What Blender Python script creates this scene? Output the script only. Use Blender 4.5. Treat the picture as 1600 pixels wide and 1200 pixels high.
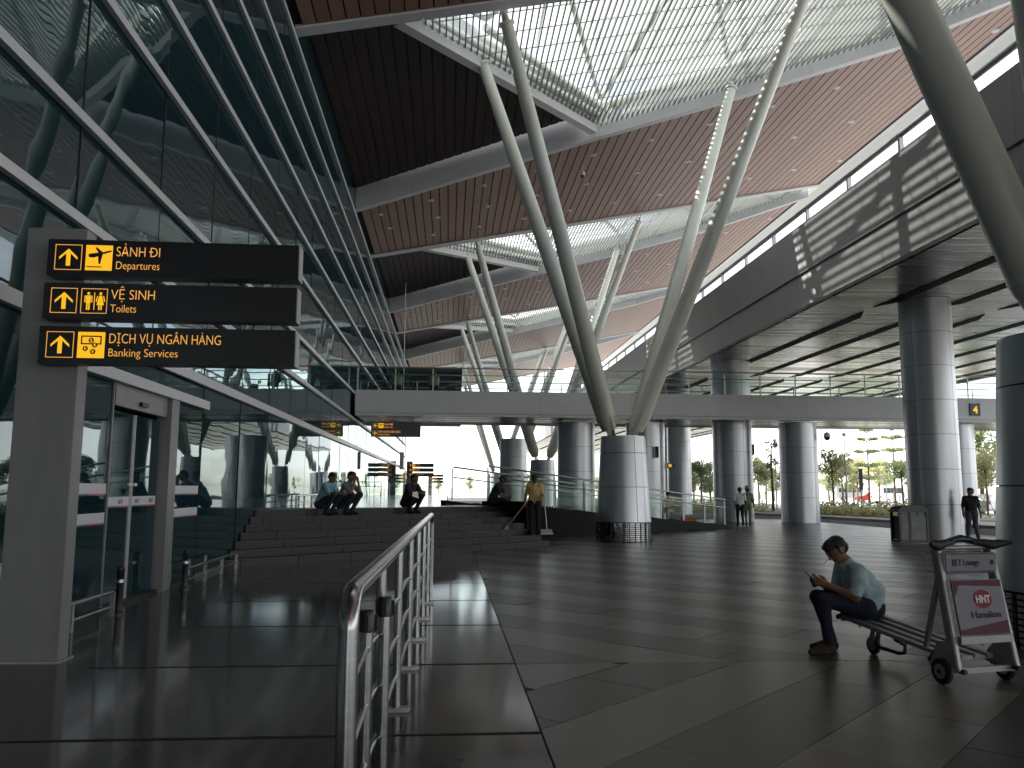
import bpy, math, random
import numpy as np
from math import radians, sin, cos, pi
random.seed(7)
rng = np.random.default_rng(7)
for o in list(bpy.data.objects): bpy.data.objects.remove(o)
S = bpy.context.scene
COL = S.collection
V = lambda *a: np.array(a, float)

# ------------------------------------------------------------------ camera
cam = bpy.data.cameras.new('camera')
cam_o = bpy.data.objects.new('camera', cam); COL.objects.link(cam_o)
cam.sensor_width = 36; cam.lens = 36 * 1300 / 1600; cam.clip_end = 3000; cam.clip_start = .05
from mathutils import Matrix, Vector
CR = (0.9970858, -0.0761113, 0.0051955); CU = (-0.0145824, -0.1233002, 0.9922623); CF = (0.0748817, 0.9894464, 0.1240508)
m = Matrix.Identity(4)
for i in range(3):
    m[i][0] = CR[i]; m[i][1] = CU[i]; m[i][2] = -CF[i]
m[2][3] = 1.6
cam_o.matrix_world = m
S.camera = cam_o
S.render.resolution_x = 1024; S.render.resolution_y = 768

# ------------------------------------------------------------------ sky, sun, exposure
SUN = V(.50, -.42, -.76); SUN /= np.linalg.norm(SUN)          # direction the light travels
elev = math.asin(-SUN[2]); azim = math.atan2(-SUN[0], -SUN[1])
W = bpy.data.worlds.new('World'); S.world = W; W.use_nodes = True
nt = W.node_tree; bg = nt.nodes['Background']
sky = nt.nodes.new('ShaderNodeTexSky'); sky.sky_type = 'NISHITA'; sky.sun_disc = False
sky.sun_elevation = elev; sky.sun_rotation = azim % (2 * pi)
sky.air_density = 1.0; sky.dust_density = 1.0; sky.ozone_density = 1.0
hsv = nt.nodes.new('ShaderNodeHueSaturation'); hsv.inputs['Saturation'].default_value = .62; nt.links.new(sky.outputs[0], hsv.inputs['Color'])
tcw = nt.nodes.new('ShaderNodeTexCoord'); cn = nt.nodes.new('ShaderNodeTexNoise'); cn.inputs['Scale'].default_value = 3.2; cn.inputs['Detail'].default_value = 8; cn.inputs['Roughness'].default_value = .6
mpw = nt.nodes.new('ShaderNodeMapping'); mpw.inputs['Scale'].default_value = (1, 1, 2.2); nt.links.new(tcw.outputs['Generated'], mpw.inputs[0]); nt.links.new(mpw.outputs[0], cn.inputs['Vector'])
cr = nt.nodes.new('ShaderNodeValToRGB'); cr.color_ramp.elements[0].position = .40; cr.color_ramp.elements[1].position = .62; nt.links.new(cn.outputs[0], cr.inputs[0])
mxw = nt.nodes.new('ShaderNodeMix'); mxw.data_type = 'RGBA'; mxw.inputs[7].default_value = (8.2, 8.1, 7.9, 1)
nt.links.new(cr.outputs[0], mxw.inputs[0]); nt.links.new(hsv.outputs[0], mxw.inputs[6]); nt.links.new(mxw.outputs[2], bg.inputs[0]); bg.inputs[1].default_value = .15
sl = bpy.data.lights.new('sun', 'SUN'); sl.energy = 4.5; sl.angle = radians(.53); sl.color = (1, .95, .87)
so = bpy.data.objects.new('sun', sl); COL.objects.link(so)
so.rotation_euler = Vector(SUN).to_track_quat('-Z', 'Y').to_euler()
S.view_settings.view_transform = 'Standard'; S.view_settings.look = 'None'
S.view_settings.exposure = 1.42; S.view_settings.gamma = 1
S.cycles.max_bounces = 10; S.cycles.transparent_max_bounces = 24; S.cycles.glossy_bounces = 5; S.cycles.diffuse_bounces = 5

# ------------------------------------------------------------------ materials
M = {}
def mat(name, col, rough=.5, metal=0., var=0., vs=3., bump=0., bs=40., spec=.5, col2=None, emit=0., aniso=None, coat=0.):
    mt = bpy.data.materials.new(name); mt.use_nodes = True
    t = mt.node_tree; b = t.nodes['Principled BSDF']; N = t.nodes.new; L = t.links.new
    b.inputs['Base Color'].default_value = (*col, 1); b.inputs['Roughness'].default_value = rough
    b.inputs['Metallic'].default_value = metal; b.inputs['Specular IOR Level'].default_value = spec
    b.inputs['Coat Weight'].default_value = coat
    tc = N('ShaderNodeTexCoord')
    mp = N('ShaderNodeMapping'); L(tc.outputs['Object'], mp.inputs[0])
    if aniso: mp.inputs['Scale'].default_value = aniso
    if var or col2:
        n = N('ShaderNodeTexNoise'); n.inputs['Scale'].default_value = vs; n.inputs['Detail'].default_value = 6; n.inputs['Roughness'].default_value = .65
        L(mp.outputs[0], n.inputs['Vector'])
        r = N('ShaderNodeValToRGB'); r.color_ramp.elements[0].position = .3; r.color_ramp.elements[1].position = .72
        c2 = col2 or tuple(min(1, c * (1 + var)) for c in col)
        c1 = tuple(c * (1 - var) for c in col)
        r.color_ramp.elements[0].color = (*c1, 1); r.color_ramp.elements[1].color = (*c2, 1)
        L(n.outputs[0], r.inputs[0])
        oi = N('ShaderNodeObjectInfo'); hs = N('ShaderNodeHueSaturation')
        ma = N('ShaderNodeMapRange'); ma.inputs[3].default_value = 1 - var * .6; ma.inputs[4].default_value = 1 + var * .6
        L(oi.outputs['Random'], ma.inputs[0]); L(ma.outputs[0], hs.inputs['Value']); L(r.outputs[0], hs.inputs['Color'])
        L(hs.outputs[0], b.inputs['Base Color'])
        mr = N('ShaderNodeMapRange'); mr.inputs[3].default_value = rough * .8; mr.inputs[4].default_value = min(1, rough * 1.25)
        L(n.outputs[0], mr.inputs[0]); L(mr.outputs[0], b.inputs['Roughness'])
    if bump:
        n2 = N('ShaderNodeTexNoise'); n2.inputs['Scale'].default_value = bs; n2.inputs['Detail'].default_value = 4
        L(mp.outputs[0], n2.inputs['Vector'])
        bp = N('ShaderNodeBump'); bp.inputs['Strength'].default_value = bump; bp.inputs['Distance'].default_value = .02
        L(n2.outputs[0], bp.inputs['Height']); L(bp.outputs[0], b.inputs['Normal'])
    if emit:
        b.inputs['Emission Color'].default_value = (*col, 1); b.inputs['Emission Strength'].default_value = emit
    M[name] = mt
    return mt
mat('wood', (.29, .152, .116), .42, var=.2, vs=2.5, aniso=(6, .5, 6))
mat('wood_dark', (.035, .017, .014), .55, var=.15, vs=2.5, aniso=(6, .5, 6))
mat('backing', (.02, .017, .016), .9)
mat('white_panel', (.62, .63, .65), .4, var=.05, vs=1.2)
mat('white_paint', (.66, .69, .64), .35, var=.05, vs=1.5)
mat('tube_paint', (.74, .77, .70), .34, var=.09, vs=1.2, aniso=(2.5, 2.5, .35), bump=.02, bs=3)
mat('louvre', (.30, .31, .28), .45, var=.1)
mat('alu', (.50, .515, .55), .34, metal=.75, var=.05, vs=1.5)
mat('alu_light', (.34, .34, .35), .42, metal=.35, var=.1, vs=6)
mat('mullion', (.60, .60, .63), .35, var=.04)
mat('grey_fascia', (.47, .475, .48), .42, var=.08, vs=.8)
mat('pylon', (.24, .24, .245), .42, var=.12, vs=1.1, aniso=(3, 3, .5), bump=.015, bs=4)
mat('seam', (.012, .012, .014), .6)
mat('black', (.012, .012, .013), .35, var=.2)
mat('black_soft', (.015, .015, .016), .6, var=.2, bump=.1)
mat('rubber', (.02, .02, .02), .75, var=.2)
mat('steel', (.42, .42, .43), .24, metal=1., var=.15, vs=8, aniso=(1, 1, 6))
mat('bin_steel', (.10, .10, .105), .38, metal=.4, var=.3, vs=4)
mat('steel_rough', (.45, .45, .46), .38, metal=1., var=.12, vs=5)
mat('chrome', (.72, .72, .74), .09, metal=1., bump=.05, bs=6)
mat('granite_black', (.008, .008, .009), .55, var=.3, vs=40, spec=.1)
mat('granite_step', (.020, .019, .022), .34, var=.35, vs=12, spec=.25)
mat('granite_wall', (.075, .07, .07), .35, var=.25, vs=25)
mat('polished', (.088, .086, .081), .105, var=.12, vs=1.3, spec=.42)
mat('groove', (.012, .012, .012), .4)
mat('slab_dark', (.046, .043, .037), .33, var=.24, vs=3.5, bump=.05, bs=9, spec=.32)
mat('slab_light', (.114, .108, .093), .31, var=.2, vs=3.5, bump=.05, bs=9, spec=.32)
mat('slab_warm', (.130, .112, .091), .33, var=.2, vs=3.5, bump=.05, bs=9, spec=.32)
mat('joint', (.045, .043, .039), .7)
mat('asphalt', (.055, .055, .058), .85, var=.2, vs=1.5, bump=.3, bs=60)
mat('concrete', (.46, .45, .43), .8, var=.12, vs=1.5, bump=.2, bs=30)
mat('kerb', (.30, .30, .29), .7, var=.15, vs=3)
mat('soil', (.10, .075, .05), .95, var=.3, vs=6, bump=.4, bs=30)
mat('grass_mat', (.30, .29, .17), .9, var=.3, vs=2)
mat('ground', (.30, .29, .24), .9, var=.2, vs=.2)
mat('bark', (.12, .095, .07), .9, var=.3, vs=10, bump=.5, bs=30)
mat('leaf_a', (.30, .35, .19), .6, var=.35, vs=2)
mat('leaf_b', (.40, .44, .25), .6, var=.35, vs=2)
mat('leaf_c', (.50, .49, .26), .6, var=.35, vs=2)
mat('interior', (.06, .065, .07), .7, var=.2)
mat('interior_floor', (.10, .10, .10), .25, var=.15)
mat('yellow', (1., .52, .02), .5, emit=.30)
mat('yellow_text', (1., .46, .09), .5, emit=.26)
mat('sign_black', (.008, .008, .011), .3)
mat('print_black', (.006, .006, .006), .5)
mat('white_film', (.62, .62, .66), .4)
mat('red_film', (.45, .07, .05), .4)
mat('blue_film', (.04, .06, .16), .4)
mat('ad_white', (.24, .235, .27), .5, var=.08, spec=.25)
mat('ad_purple', (.10, .012, .04), .5, spec=.2)
mat('ad_red', (.22, .008, .016), .5, spec=.2)
mat('ad_ink', (.04, .025, .06), .5, spec=.2)
mat('lamp_white', (.75, .75, .72), .4)
mat('skin', (.30, .165, .105), .5, var=.1, vs=14)
mat('skin_dark', (.20, .105, .07), .5, var=.1, vs=14)
mat('hair', (.010, .009, .009), .5, bump=.5, bs=120)
mat('eye', (.01, .008, .008), .2)
mat('lip', (.25, .10, .08), .5)
def cloth(n, c): mat(n, c, .85, var=.14, vs=7, bump=.9, bs=11)
cloth('shirt_blue', (.46, .62, .68)); cloth('jeans', (.016, .022, .042)); cloth('shoe_brown', (.055, .034, .024))
cloth('shirt_cyan', (.20, .42, .50)); cloth('shirt_grey', (.16, .165, .19)); cloth('polo_navy', (.022, .024, .036))
cloth('trousers_black', (.012, .012, .015)); cloth('shirt_yellow', (.62, .46, .20)); cloth('shirt_white', (.66, .68, .72))
cloth('shirt_green', (.19, .24, .15)); cloth('cloth_beige', (.42, .34, .22)); cloth('tee_black', (.015, .015, .017))
cloth('jeans_grey', (.075, .082, .10)); cloth('hat_straw', (.36, .28, .16)); cloth('shoe_black', (.012, .012, .012))
mat('car_white', (.72, .73, .74), .25, coat=.6); mat('car_red', (.42, .03, .03), .25, coat=.6); mat('car_silver', (.42, .43, .45), .28, metal=.6, coat=.5)
mat('car_glass', (.02, .025, .03), .06); mat('hub', (.5, .5, .52), .3, metal=.9)
mat('lamp_red', (.5, .02, .02), .3); mat('orange_plastic', (.55, .17, .04), .5, var=.1); mat('paper', (.75, .75, .73), .6)
mat('building_far', (.52, .53, .54), .8, var=.08)

def leafy(n):
    t = M[n].node_tree; b = t.nodes['Principled BSDF']; N = t.nodes.new; L = t.links.new
    tl = N('ShaderNodeBsdfTranslucent'); mx = N('ShaderNodeMixShader'); mx.inputs[0].default_value = .62
    L(b.inputs['Base Color'].links[0].from_socket, tl.inputs[0]); out = t.nodes['Material Output']
    L(b.outputs[0], mx.inputs[1]); L(tl.outputs[0], mx.inputs[2]); L(mx.outputs[0], out.inputs[0])
for n_ in ('leaf_a', 'leaf_b', 'leaf_c'): leafy(n_)
def glass_mat(name, tint, trans, wav=0., ws=.6, ior=1.6, dark=None):
    mt = bpy.data.materials.new(name); mt.use_nodes = True; t = mt.node_tree; t.nodes.clear(); N = t.nodes.new; L = t.links.new
    out = N('ShaderNodeOutputMaterial'); mix = N('ShaderNodeMixShader'); gl = N('ShaderNodeBsdfGlossy'); gl.inputs['Roughness'].default_value = .012
    gl.inputs['Color'].default_value = (.80, .90, .92, 1)
    tr = N('ShaderNodeBsdfTransparent'); tr.inputs[0].default_value = (*tint, 1)
    base = tr
    if dark:
        df = N('ShaderNodeBsdfDiffuse'); df.inputs[0].default_value = (*dark, 1)
        m2 = N('ShaderNodeMixShader'); m2.inputs[0].default_value = trans
        L(df.outputs[0], m2.inputs[1]); L(tr.outputs[0], m2.inputs[2]); base = m2
    fr = N('ShaderNodeFresnel'); ge = N('ShaderNodeNewGeometry'); mi_ = N('ShaderNodeMapRange'); mi_.inputs[3].default_value = ior; mi_.inputs[4].default_value = 1 / ior
    L(ge.outputs['Backfacing'], mi_.inputs[0]); L(mi_.outputs[0], fr.inputs[0])
    if wav:
        tc = N('ShaderNodeTexCoord'); n = N('ShaderNodeTexNoise'); n.inputs['Scale'].default_value = ws; n.inputs['Detail'].default_value = 1.5
        L(tc.outputs['Object'], n.inputs['Vector']); bp = N('ShaderNodeBump'); bp.inputs['Strength'].default_value = 1; bp.inputs['Distance'].default_value = wav
        L(n.outputs[0], bp.inputs['Height']); L(bp.outputs[0], gl.inputs['Normal']); L(bp.outputs[0], fr.inputs['Normal'])
    L(fr.outputs[0], mix.inputs[0]); L(base.outputs[0], mix.inputs[1]); L(gl.outputs[0], mix.inputs[2]); L(mix.outputs[0], out.inputs[0])
    M[name] = mt
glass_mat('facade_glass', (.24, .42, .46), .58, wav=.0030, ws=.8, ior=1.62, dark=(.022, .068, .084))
glass_mat('rail_glass', (.93, .97, .95), 1., ior=1.25)
def sky_glass():
    mt = bpy.data.materials.new('skylight_glass'); mt.use_nodes = True; t = mt.node_tree; t.nodes.clear(); N = t.nodes.new; L = t.links.new
    out = N('ShaderNodeOutputMaterial'); m1 = N('ShaderNodeMixShader'); m1.inputs[0].default_value = .40
    tr = N('ShaderNodeBsdfTransparent'); tr.inputs[0].default_value = (.58, .61, .60, 1)
    tl = N('ShaderNodeBsdfTranslucent'); tl.inputs[0].default_value = (.55, .58, .57, 1)
    L(tr.outputs[0], m1.inputs[1]); L(tl.outputs[0], m1.inputs[2]); L(m1.outputs[0], out.inputs[0]); M['skylight_glass'] = mt
sky_glass()
def soffit_mat():
    mt = mat('soffit_metal', (.42, .41, .41), .22, metal=.8)
    t = mt.node_tree; b = t.nodes['Principled BSDF']; N = t.nodes.new; L = t.links.new
    tc = N('ShaderNodeTexCoord'); sp = N('ShaderNodeSeparateXYZ'); L(tc.outputs['Object'], sp.inputs[0])
    mu = N('ShaderNodeMath'); mu.operation = 'MULTIPLY'; mu.inputs[1].default_value = 1 / .28; L(sp.outputs[1], mu.inputs[0])
    fr = N('ShaderNodeMath'); fr.operation = 'FRACT'; L(mu.outputs[0], fr.inputs[0])
    r = N('ShaderNodeValToRGB'); e = r.color_ramp.elements; e[0].position = .0; e[0].color = (0, 0, 0, 1); e[1].position = .12; e[1].color = (.9, .9, .9, 1)
    e2 = r.color_ramp.elements.new(.88); e2.color = (1, 1, 1, 1); e3 = r.color_ramp.elements.new(1.); e3.color = (0, 0, 0, 1)
    L(fr.outputs[0], r.inputs[0])
    fl = N('ShaderNodeMath'); fl.operation = 'FLOOR'; L(mu.outputs[0], fl.inputs[0])
    wn = N('ShaderNodeTexWhiteNoise'); wn.noise_dimensions = '1D'; L(fl.outputs[0], wn.inputs['W'])
    ns = N('ShaderNodeTexNoise'); ns.inputs['Scale'].default_value = .5; L(tc.outputs['Object'], ns.inputs['Vector'])
    ad = N('ShaderNodeMath'); ad.operation = 'MULTIPLY_ADD'; ad.inputs[1].default_value = .5; L(ns.outputs[0], ad.inputs[0]); L(r.outputs[0], ad.inputs[2])
    bp = N('ShaderNodeBump'); bp.inputs['Strength'].default_value = .45; bp.inputs['Distance'].default_value = .02
    L(ad.outputs[0], bp.inputs['Height']); L(bp.outputs[0], b.inputs['Normal'])
    mr = N('ShaderNodeMapRange'); mr.inputs[3].default_value = .14; mr.inputs[4].default_value = .34; L(wn.outputs[0], mr.inputs[0]); L(mr.outputs[0], b.inputs['Roughness'])
soffit_mat()

# ------------------------------------------------------------------ mesh helpers
class MB:
    def __init__(s): s.v = []; s.f = []; s.m = []; s.mi = 0
    def add(s, v, f):
        o = len(s.v); s.v += [tuple(float(c) for c in p) for p in v]; s.f += [tuple(i + o for i in q) for q in f]; s.m += [s.mi] * len(f); return s
    def box(s, a, b):
        (x0, y0, z0), (x1, y1, z1) = a, b
        return s.add([(x0, y0, z0), (x1, y0, z0), (x1, y1, z0), (x0, y1, z0), (x0, y0, z1), (x1, y0, z1), (x1, y1, z1), (x0, y1, z1)],
                     [(3, 2, 1, 0), (4, 5, 6, 7), (0, 1, 5, 4), (1, 2, 6, 5), (2, 3, 7, 6), (3, 0, 4, 7)])
    def hexa(s, lo, hi):      # lo, hi: matching polygons (ccw from above)
        n = len(lo)
        return s.add(list(lo) + list(hi), [tuple(range(n - 1, -1, -1)), tuple(range(n, 2 * n))] + [(i, (i + 1) % n, n + (i + 1) % n, n + i) for i in range(n)])
    def prism(s, poly, z0, z1): return s.hexa([(x, y, z0) for x, y in poly], [(x, y, z1) for x, y in poly])
    def tube(s, pts, rads, n=16, caps=True):
        pts = [V(*p) for p in pts]; rads = [rads] * len(pts) if np.isscalar(rads) else rads
        vs = []; prev = None
        for i, p in enumerate(pts):
            a = pts[max(0, i - 1)]; b = pts[min(len(pts) - 1, i + 1)]
            if np.allclose(a, b): b = a + V(0, 0, 1e-3)
            t = (b - a) / np.linalg.norm(b - a)
            if prev is None:
                h = V(0, 0, 1) if abs(t[2]) < .9 else V(1, 0, 0); u = np.cross(h, t)
            else: u = prev - t * (prev @ t)
            u /= np.linalg.norm(u); prev = u; w = np.cross(t, u)
            for k in range(n): vs.append(p + rads[i] * (u * cos(2 * pi * k / n) + w * sin(2 * pi * k / n)))
        fs = [(i * n + k, i * n + (k + 1) % n, (i + 1) * n + (k + 1) % n, (i + 1) * n + k) for i in range(len(pts) - 1) for k in range(n)]
        if caps: fs += [tuple(range(n - 1, -1, -1)), tuple((len(pts) - 1) * n + k for k in range(n))]
        return s.add(vs, fs)
    def lathe(s, prof, c=(0, 0, 0), n=32, caps=True):
        vs = [(c[0] + r * cos(2 * pi * k / n), c[1] + r * sin(2 * pi * k / n), c[2] + z) for r, z in prof for k in range(n)]
        fs = [(i * n + k, i * n + (k + 1) % n, (i + 1) * n + (k + 1) % n, (i + 1) * n + k) for i in range(len(prof) - 1) for k in range(n)]
        if caps: fs += [tuple(range(n - 1, -1, -1)), tuple((len(prof) - 1) * n + k for k in range(n))]
        return s.add(vs, fs)
    def bar(s, a, b, w, h, up=(0, 0, 1)):
        a, b = V(*a), V(*b); t = (b - a) / np.linalg.norm(b - a); up = V(*up)
        sd = np.cross(t, up); sd /= np.linalg.norm(sd); u = np.cross(sd, t)
        q = lambda p: [p - sd * w / 2 - u * h / 2, p + sd * w / 2 - u * h / 2, p + sd * w / 2 + u * h / 2, p - sd * w / 2 + u * h / 2]
        return s.add(q(a) + q(b), [(3, 2, 1, 0), (4, 5, 6, 7), (0, 1, 5, 4), (1, 2, 6, 5), (2, 3, 7, 6), (3, 0, 4, 7)])
    def mesh(s, name, mats, smooth=True, bevel=0.):
        me = bpy.data.meshes.new(name); me.from_pydata(s.v, [], s.f)
        if isinstance(mats, str): mats = [mats]
        for x in mats: me.materials.append(M[x])
        if len(mats) > 1: me.polygons.foreach_set('material_index', s.m)
        if bevel:
            import bmesh
            b = bmesh.new(); b.from_mesh(me); bmesh.ops.bevel(b, geom=b.edges[:], offset=bevel, segments=2, affect='EDGES', clamp_overlap=True); b.to_mesh(me); b.free()
        if smooth:
            me.shade_smooth(); me.set_sharp_from_angle(angle=radians(38))
        me.update(); return me
    def build(s, name, mats, parent=None, smooth=True, bevel=0.):
        return link(name, s.mesh(name, mats, smooth, bevel), parent)
def world_loc(o):
    l = V(0, 0, 0)
    while o is not None: l += V(*o.location); o = o.parent
    return l
def link(name, me, parent=None):     # mesh coordinates are world coordinates; parents only translate while building
    o = bpy.data.objects.new(name, me); COL.objects.link(o)
    if parent is not None:
        o.parent = parent; o.location = -world_loc(parent)
    return o
def tag(o, label=None, cat=None, group=None, kind=None):
    for k, v in (('label', label), ('category', cat), ('group', group), ('kind', kind)):
        if v: o[k] = v
    return o
def thing(name, loc, label, cat, group=None, rz=0):
    o = bpy.data.objects.new(name, None); COL.objects.link(o); o.location = loc; o.empty_display_size = .2
    return tag(o, label, cat, group)
def struct(o): o['kind'] = 'structure'; return o
def copy_tree(o, parent=None):
    c = o.copy(); COL.objects.link(c)
    if parent is not None: c.parent = parent
    for ch in list(o.children): copy_tree(ch, c)
    return c
def text_mesh(body, size, align='LEFT', ext=.0015, bold=0.):
    cu = bpy.data.curves.new('t', 'FONT'); cu.body = body; cu.size = size; cu.extrude = ext; cu.align_x = align; cu.offset = bold; cu.resolution_u = 4
    o = bpy.data.objects.new('t', cu); COL.objects.link(o)
    dg = bpy.context.evaluated_depsgraph_get()
    me = bpy.data.meshes.new_from_object(o.evaluated_get(dg)); bpy.data.objects.remove(o); return me
def text(body, size, origin, ux, uz, material, parent, width=None, align='LEFT', bold=0.):
    """flat lettering: ux = reading direction, uz = up, at origin (baseline start)"""
    me = text_mesh(body, size, align, bold=bold)
    n = len(me.vertices); co = np.empty(n * 3); me.vertices.foreach_get('co', co); co = co.reshape(-1, 3)
    if width and np.ptp(co[:, 0]) > 0: co[:, 0] *= width / np.ptp(co[:, 0])
    ux, uz = V(*ux), V(*uz); w = np.cross(ux, uz)
    co = V(*origin) + co[:, :1] * ux + co[:, 1:2] * uz + co[:, 2:] * w
    me.vertices.foreach_set('co', co.ravel()); me.materials.clear(); me.materials.append(M[material]); me.update()
    return link('lettering', me, parent)

# ------------------------------------------------------------------ layout constants (metres; +Y runs along the facade)
XF = -4.42
SP = 22.4
TAN = (19.2 - 14.2) / (21.4 + 4.42)
def hroof(x): return 14.2 + TAN * (x - XF)
XE = 21.4
EN_X = [XF, 6.1, 11., 16.8, XE]; EN_Y = [37.1, 32.8, 31.0, 28.4, 24.6]
def e_near(x, k): return float(np.interp(x, EN_X, EN_Y)) + (k - 1) * SP
def e_far(k): return 5.0 if k == -1 else 22.4 + k * 22.85
ZP = 1.07                                                       # podium height
O2 = V(-.36, 20.5); UU = V(.766, .643); NN = V(-.643, .766)     # stair axis: along, back
def sn(s, n, z=None):
    p = O2 + UU * s + NN * n
    return (p[0], p[1]) if z is None else (p[0], p[1], z)
XV0, XV1, ZS, ZD = 12.2, 30., 7.95, 10.7                        # viaduct

# ------------------------------------------------------------------ ground, road, plaza
struct(MB().add([(-900, -500, -.30), (1200, -500, -.30), (1200, 2200, -.30), (-900, 2200, -.30)], [(0, 1, 2, 3)]).build('ground', 'ground'))
plaza_edge = [(20.5, -30), (19.4, 15), (18.7, 31), (18.3, 41), (13.8, 56), (8, 78)]
pl = struct(MB().prism([(.64, -30)] + plaza_edge + [(-4.4, 78), (-4.4, 40), (.64, 30)], -.32, -.006).build('plaza', 'joint'))
MB().prism([(x + a, y) for x, y in plaza_edge for a in (0,)] + [(x + .25, y) for x, y in plaza_edge[::-1]], -.31, .0).build('kerb_stone', 'kerb', pl)
struct(MB().prism([(20.6, -60), (60, -60), (60, 150), (-30, 150), (-30, 78.2), (8.2, 78.2), (14.1, 56.1), (18.6, 41.1), (19.0, 31.1), (19.7, 15)], -.29, -.14).build('road', 'asphalt'))
isl = [(25.6, 20), (25.0, 36), (22.9, 48), (20.0, 62), (16, 80), (24, 84), (33, 60), (36, 40), (36, 20)]
pv = struct(MB().prism(isl, -.285, .0).build('pavement', 'concrete'))
# pale dashed line on the road
for i in range(9):
    y = 8 + i * 5.5; x = np.interp(y, [8, 31, 45, 60], [22.3, 21.0, 19.2, 15.6])
    struct(MB().bar((x, y, -.136), (x - (.2 if y < 30 else .6), y + 2.6, -.136), .12, .006).build('lane_mark', 'white_film'))

# plaza paving: diagonal bands of slabs that fold along a line across the plaza
FOLD = 7.85; BW = .74; LW = 1.25
cells = []
def clip(poly, nx, ny, c):            # keep nx*x+ny*y <= c
    out = []
    for i in range(len(poly)):
        p, q = poly[i], poly[(i + 1) % len(poly)]; dp = nx * p[0] + ny * p[1] - c; dq = nx * q[0] + ny * q[1] - c
        if dp <= 0: out.append(p)
        if dp * dq < 0:
            t = dp / (dp - dq); out.append((p[0] + t * (q[0] - p[0]), p[1] + t * (q[1] - p[1])))
    return out
def area(p): return abs(sum(p[i][0] * p[(i + 1) % len(p)][1] - p[(i + 1) % len(p)][0] * p[i][1] for i in range(len(p)))) / 2
edge_lines = []
for (x0, y0), (x1, y1) in zip(plaza_edge[:4], plaza_edge[1:5]):
    nx, ny = (y1 - y0), -(x1 - x0); l = math.hypot(nx, ny); nx /= l; ny /= l; edge_lines.append((nx, ny, nx * x0 + ny * y0))
def slab_cells(sgn):
    d = V(1, sgn) / math.sqrt(2); e = V(-sgn, 1) / math.sqrt(2)     # d along the band, e across
    for bi in range(-60, 60):
        for li in range(-40, 50):
            off = (bi % 2) * .5 * LW
            a = li * LW + off + .003; b = a + LW - .006; c0 = bi * BW + .003; c1 = c0 + BW - .006
            o = V(.64, FOLD)
            poly = [tuple(o + d * u + e * w) for u, w in ((a, c0), (b, c0), (b, c1), (a, c1))]
            cx = sum(p[0] for p in poly) / 4; cy = sum(p[1] for p in poly) / 4
            if cx < -.3 or cx > 21 or cy < -6 or cy > 44: continue
            poly = clip(poly, -1, 0, -.645)
            if sgn > 0: poly = clip(poly, 0, 1, FOLD - .003)
            else: poly = clip(poly, 0, -1, -FOLD - .003)
            for nx, ny, c in edge_lines[:3]:
                if len(poly) > 2: poly = clip(poly, nx, ny, c - .02)
            if cy > 15 and cx < 4.5 and len(poly) > 2: poly = clip(poly, *(NN), float(NN @ O2) - .01) if cx < 3.1 else poly
            if len(poly) > 2 and area(poly) > .02: cells.append((poly, bi, cy, cx))
slab_cells(1); slab_cells(-1)
cells = [c for c in cells if not (c[2] > 26 + .84 * (c[3] - 2.3) and c[3] < 12 and c[2] > 27)]
def visible(c):
    return c[2] > 2.5 and c[3] / c[2] < .75
cells.sort(key=lambda c: (not visible(c), c[2]))
rest = MB()
for i, (poly, bi, cy, cx) in enumerate(cells):
    z1 = random.uniform(-.0005, .0005); tx, ty = random.gauss(0, .0018), random.gauss(0, .0018)
    top = [(x, y, z1 + tx * (x - cx) + ty * (y - cy)) for x, y in poly]; lo = [(x, y, -.028) for x, y in poly]
    q = bi % 4 if True else 0
    mi = 0 if bi % 2 == 0 else (2 if (bi % 6 == 1 and random.random() < .4) else 1)
    if i < 300:
        o = MB().hexa(lo, top).build('paving_slab', ['slab_dark', 'slab_light', 'slab_warm'][mi], pl, smooth=False)
    else:
        rest.mi = mi; rest.hexa(lo, top)
tag(rest.build('paving_slabs', ['slab_dark', 'slab_light', 'slab_warm'], pl, smooth=False), kind='stuff')

# polished forecourt strip between facade and plaza
fl = struct(MB().prism([(XF + .02, -30), (.635, -30), (.635, 24), (XF + .02, 24)], -.32, -.02).build('forecourt_floor', 'groove'))
ys = [-13.9 + 2.18 * i for i in range(18)]
for i in range(17):
    y0, y1 = ys[i] + .0, ys[i + 1]
    dark0 = max(-4.3, -2.48 - .48 * (9.07 - ys[i + 1]) * -1.0) if False else -2.6
    for j in range(4):
        x0 = XF + .03 + j * (.605 - XF) / 4; x1 = x0 + (.605 - XF) / 4 - .004
        MB().box((x0, y0 + .003, -.019), (x1, y1 - .003 - (.055 if x0 > -3.3 else 0), 0.)).build('floor_slab', 'polished', fl, smooth=False)

# ------------------------------------------------------------------ stairs, podium, ramp
SL, SR = -6.2, 4.17
st = thing('granite_stairs', (*sn(0, 0), 0), 'wide dark granite steps rising diagonally to the upper floor', 'stairs')
TR = .32; NS = 7
for i in range(NS):
    z1 = ZP * (i + 1) / NS; z0 = z1 - ZP / NS
    n0 = i * TR; n1 = (i + 1) * TR if i < NS - 1 else i * TR + .45
    lo, hi = [], []
    cuts = np.linspace(SL, SR - .0, 9)
    for a, b in zip(cuts[:-1], cuts[1:]):
        poly = [sn(a + .003, n0), sn(b - .003, n0), sn(b - .003, n1 + .3), sn(a + .003, n1 + .3)]
        poly = clip(poly, -1, 0, -(XF + .03))
        if len(poly) < 3: continue
        MB().prism(poly, 0 if i == 0 else z0 - .02, z1 + random.uniform(-.001, .001)).build('step', 'granite_step', st, smooth=False, bevel=.006)
    # pale anti-slip nosing strip
    pA, pB = sn(max(SL, -5.0 + i * .1), n0 + .05), sn(SR - .02, n0 + .05)
    MB().bar((*pA, z1 + .001), (*pB, z1 + .001), .035, .006).build('nosing', 'granite_wall', st)
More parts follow.
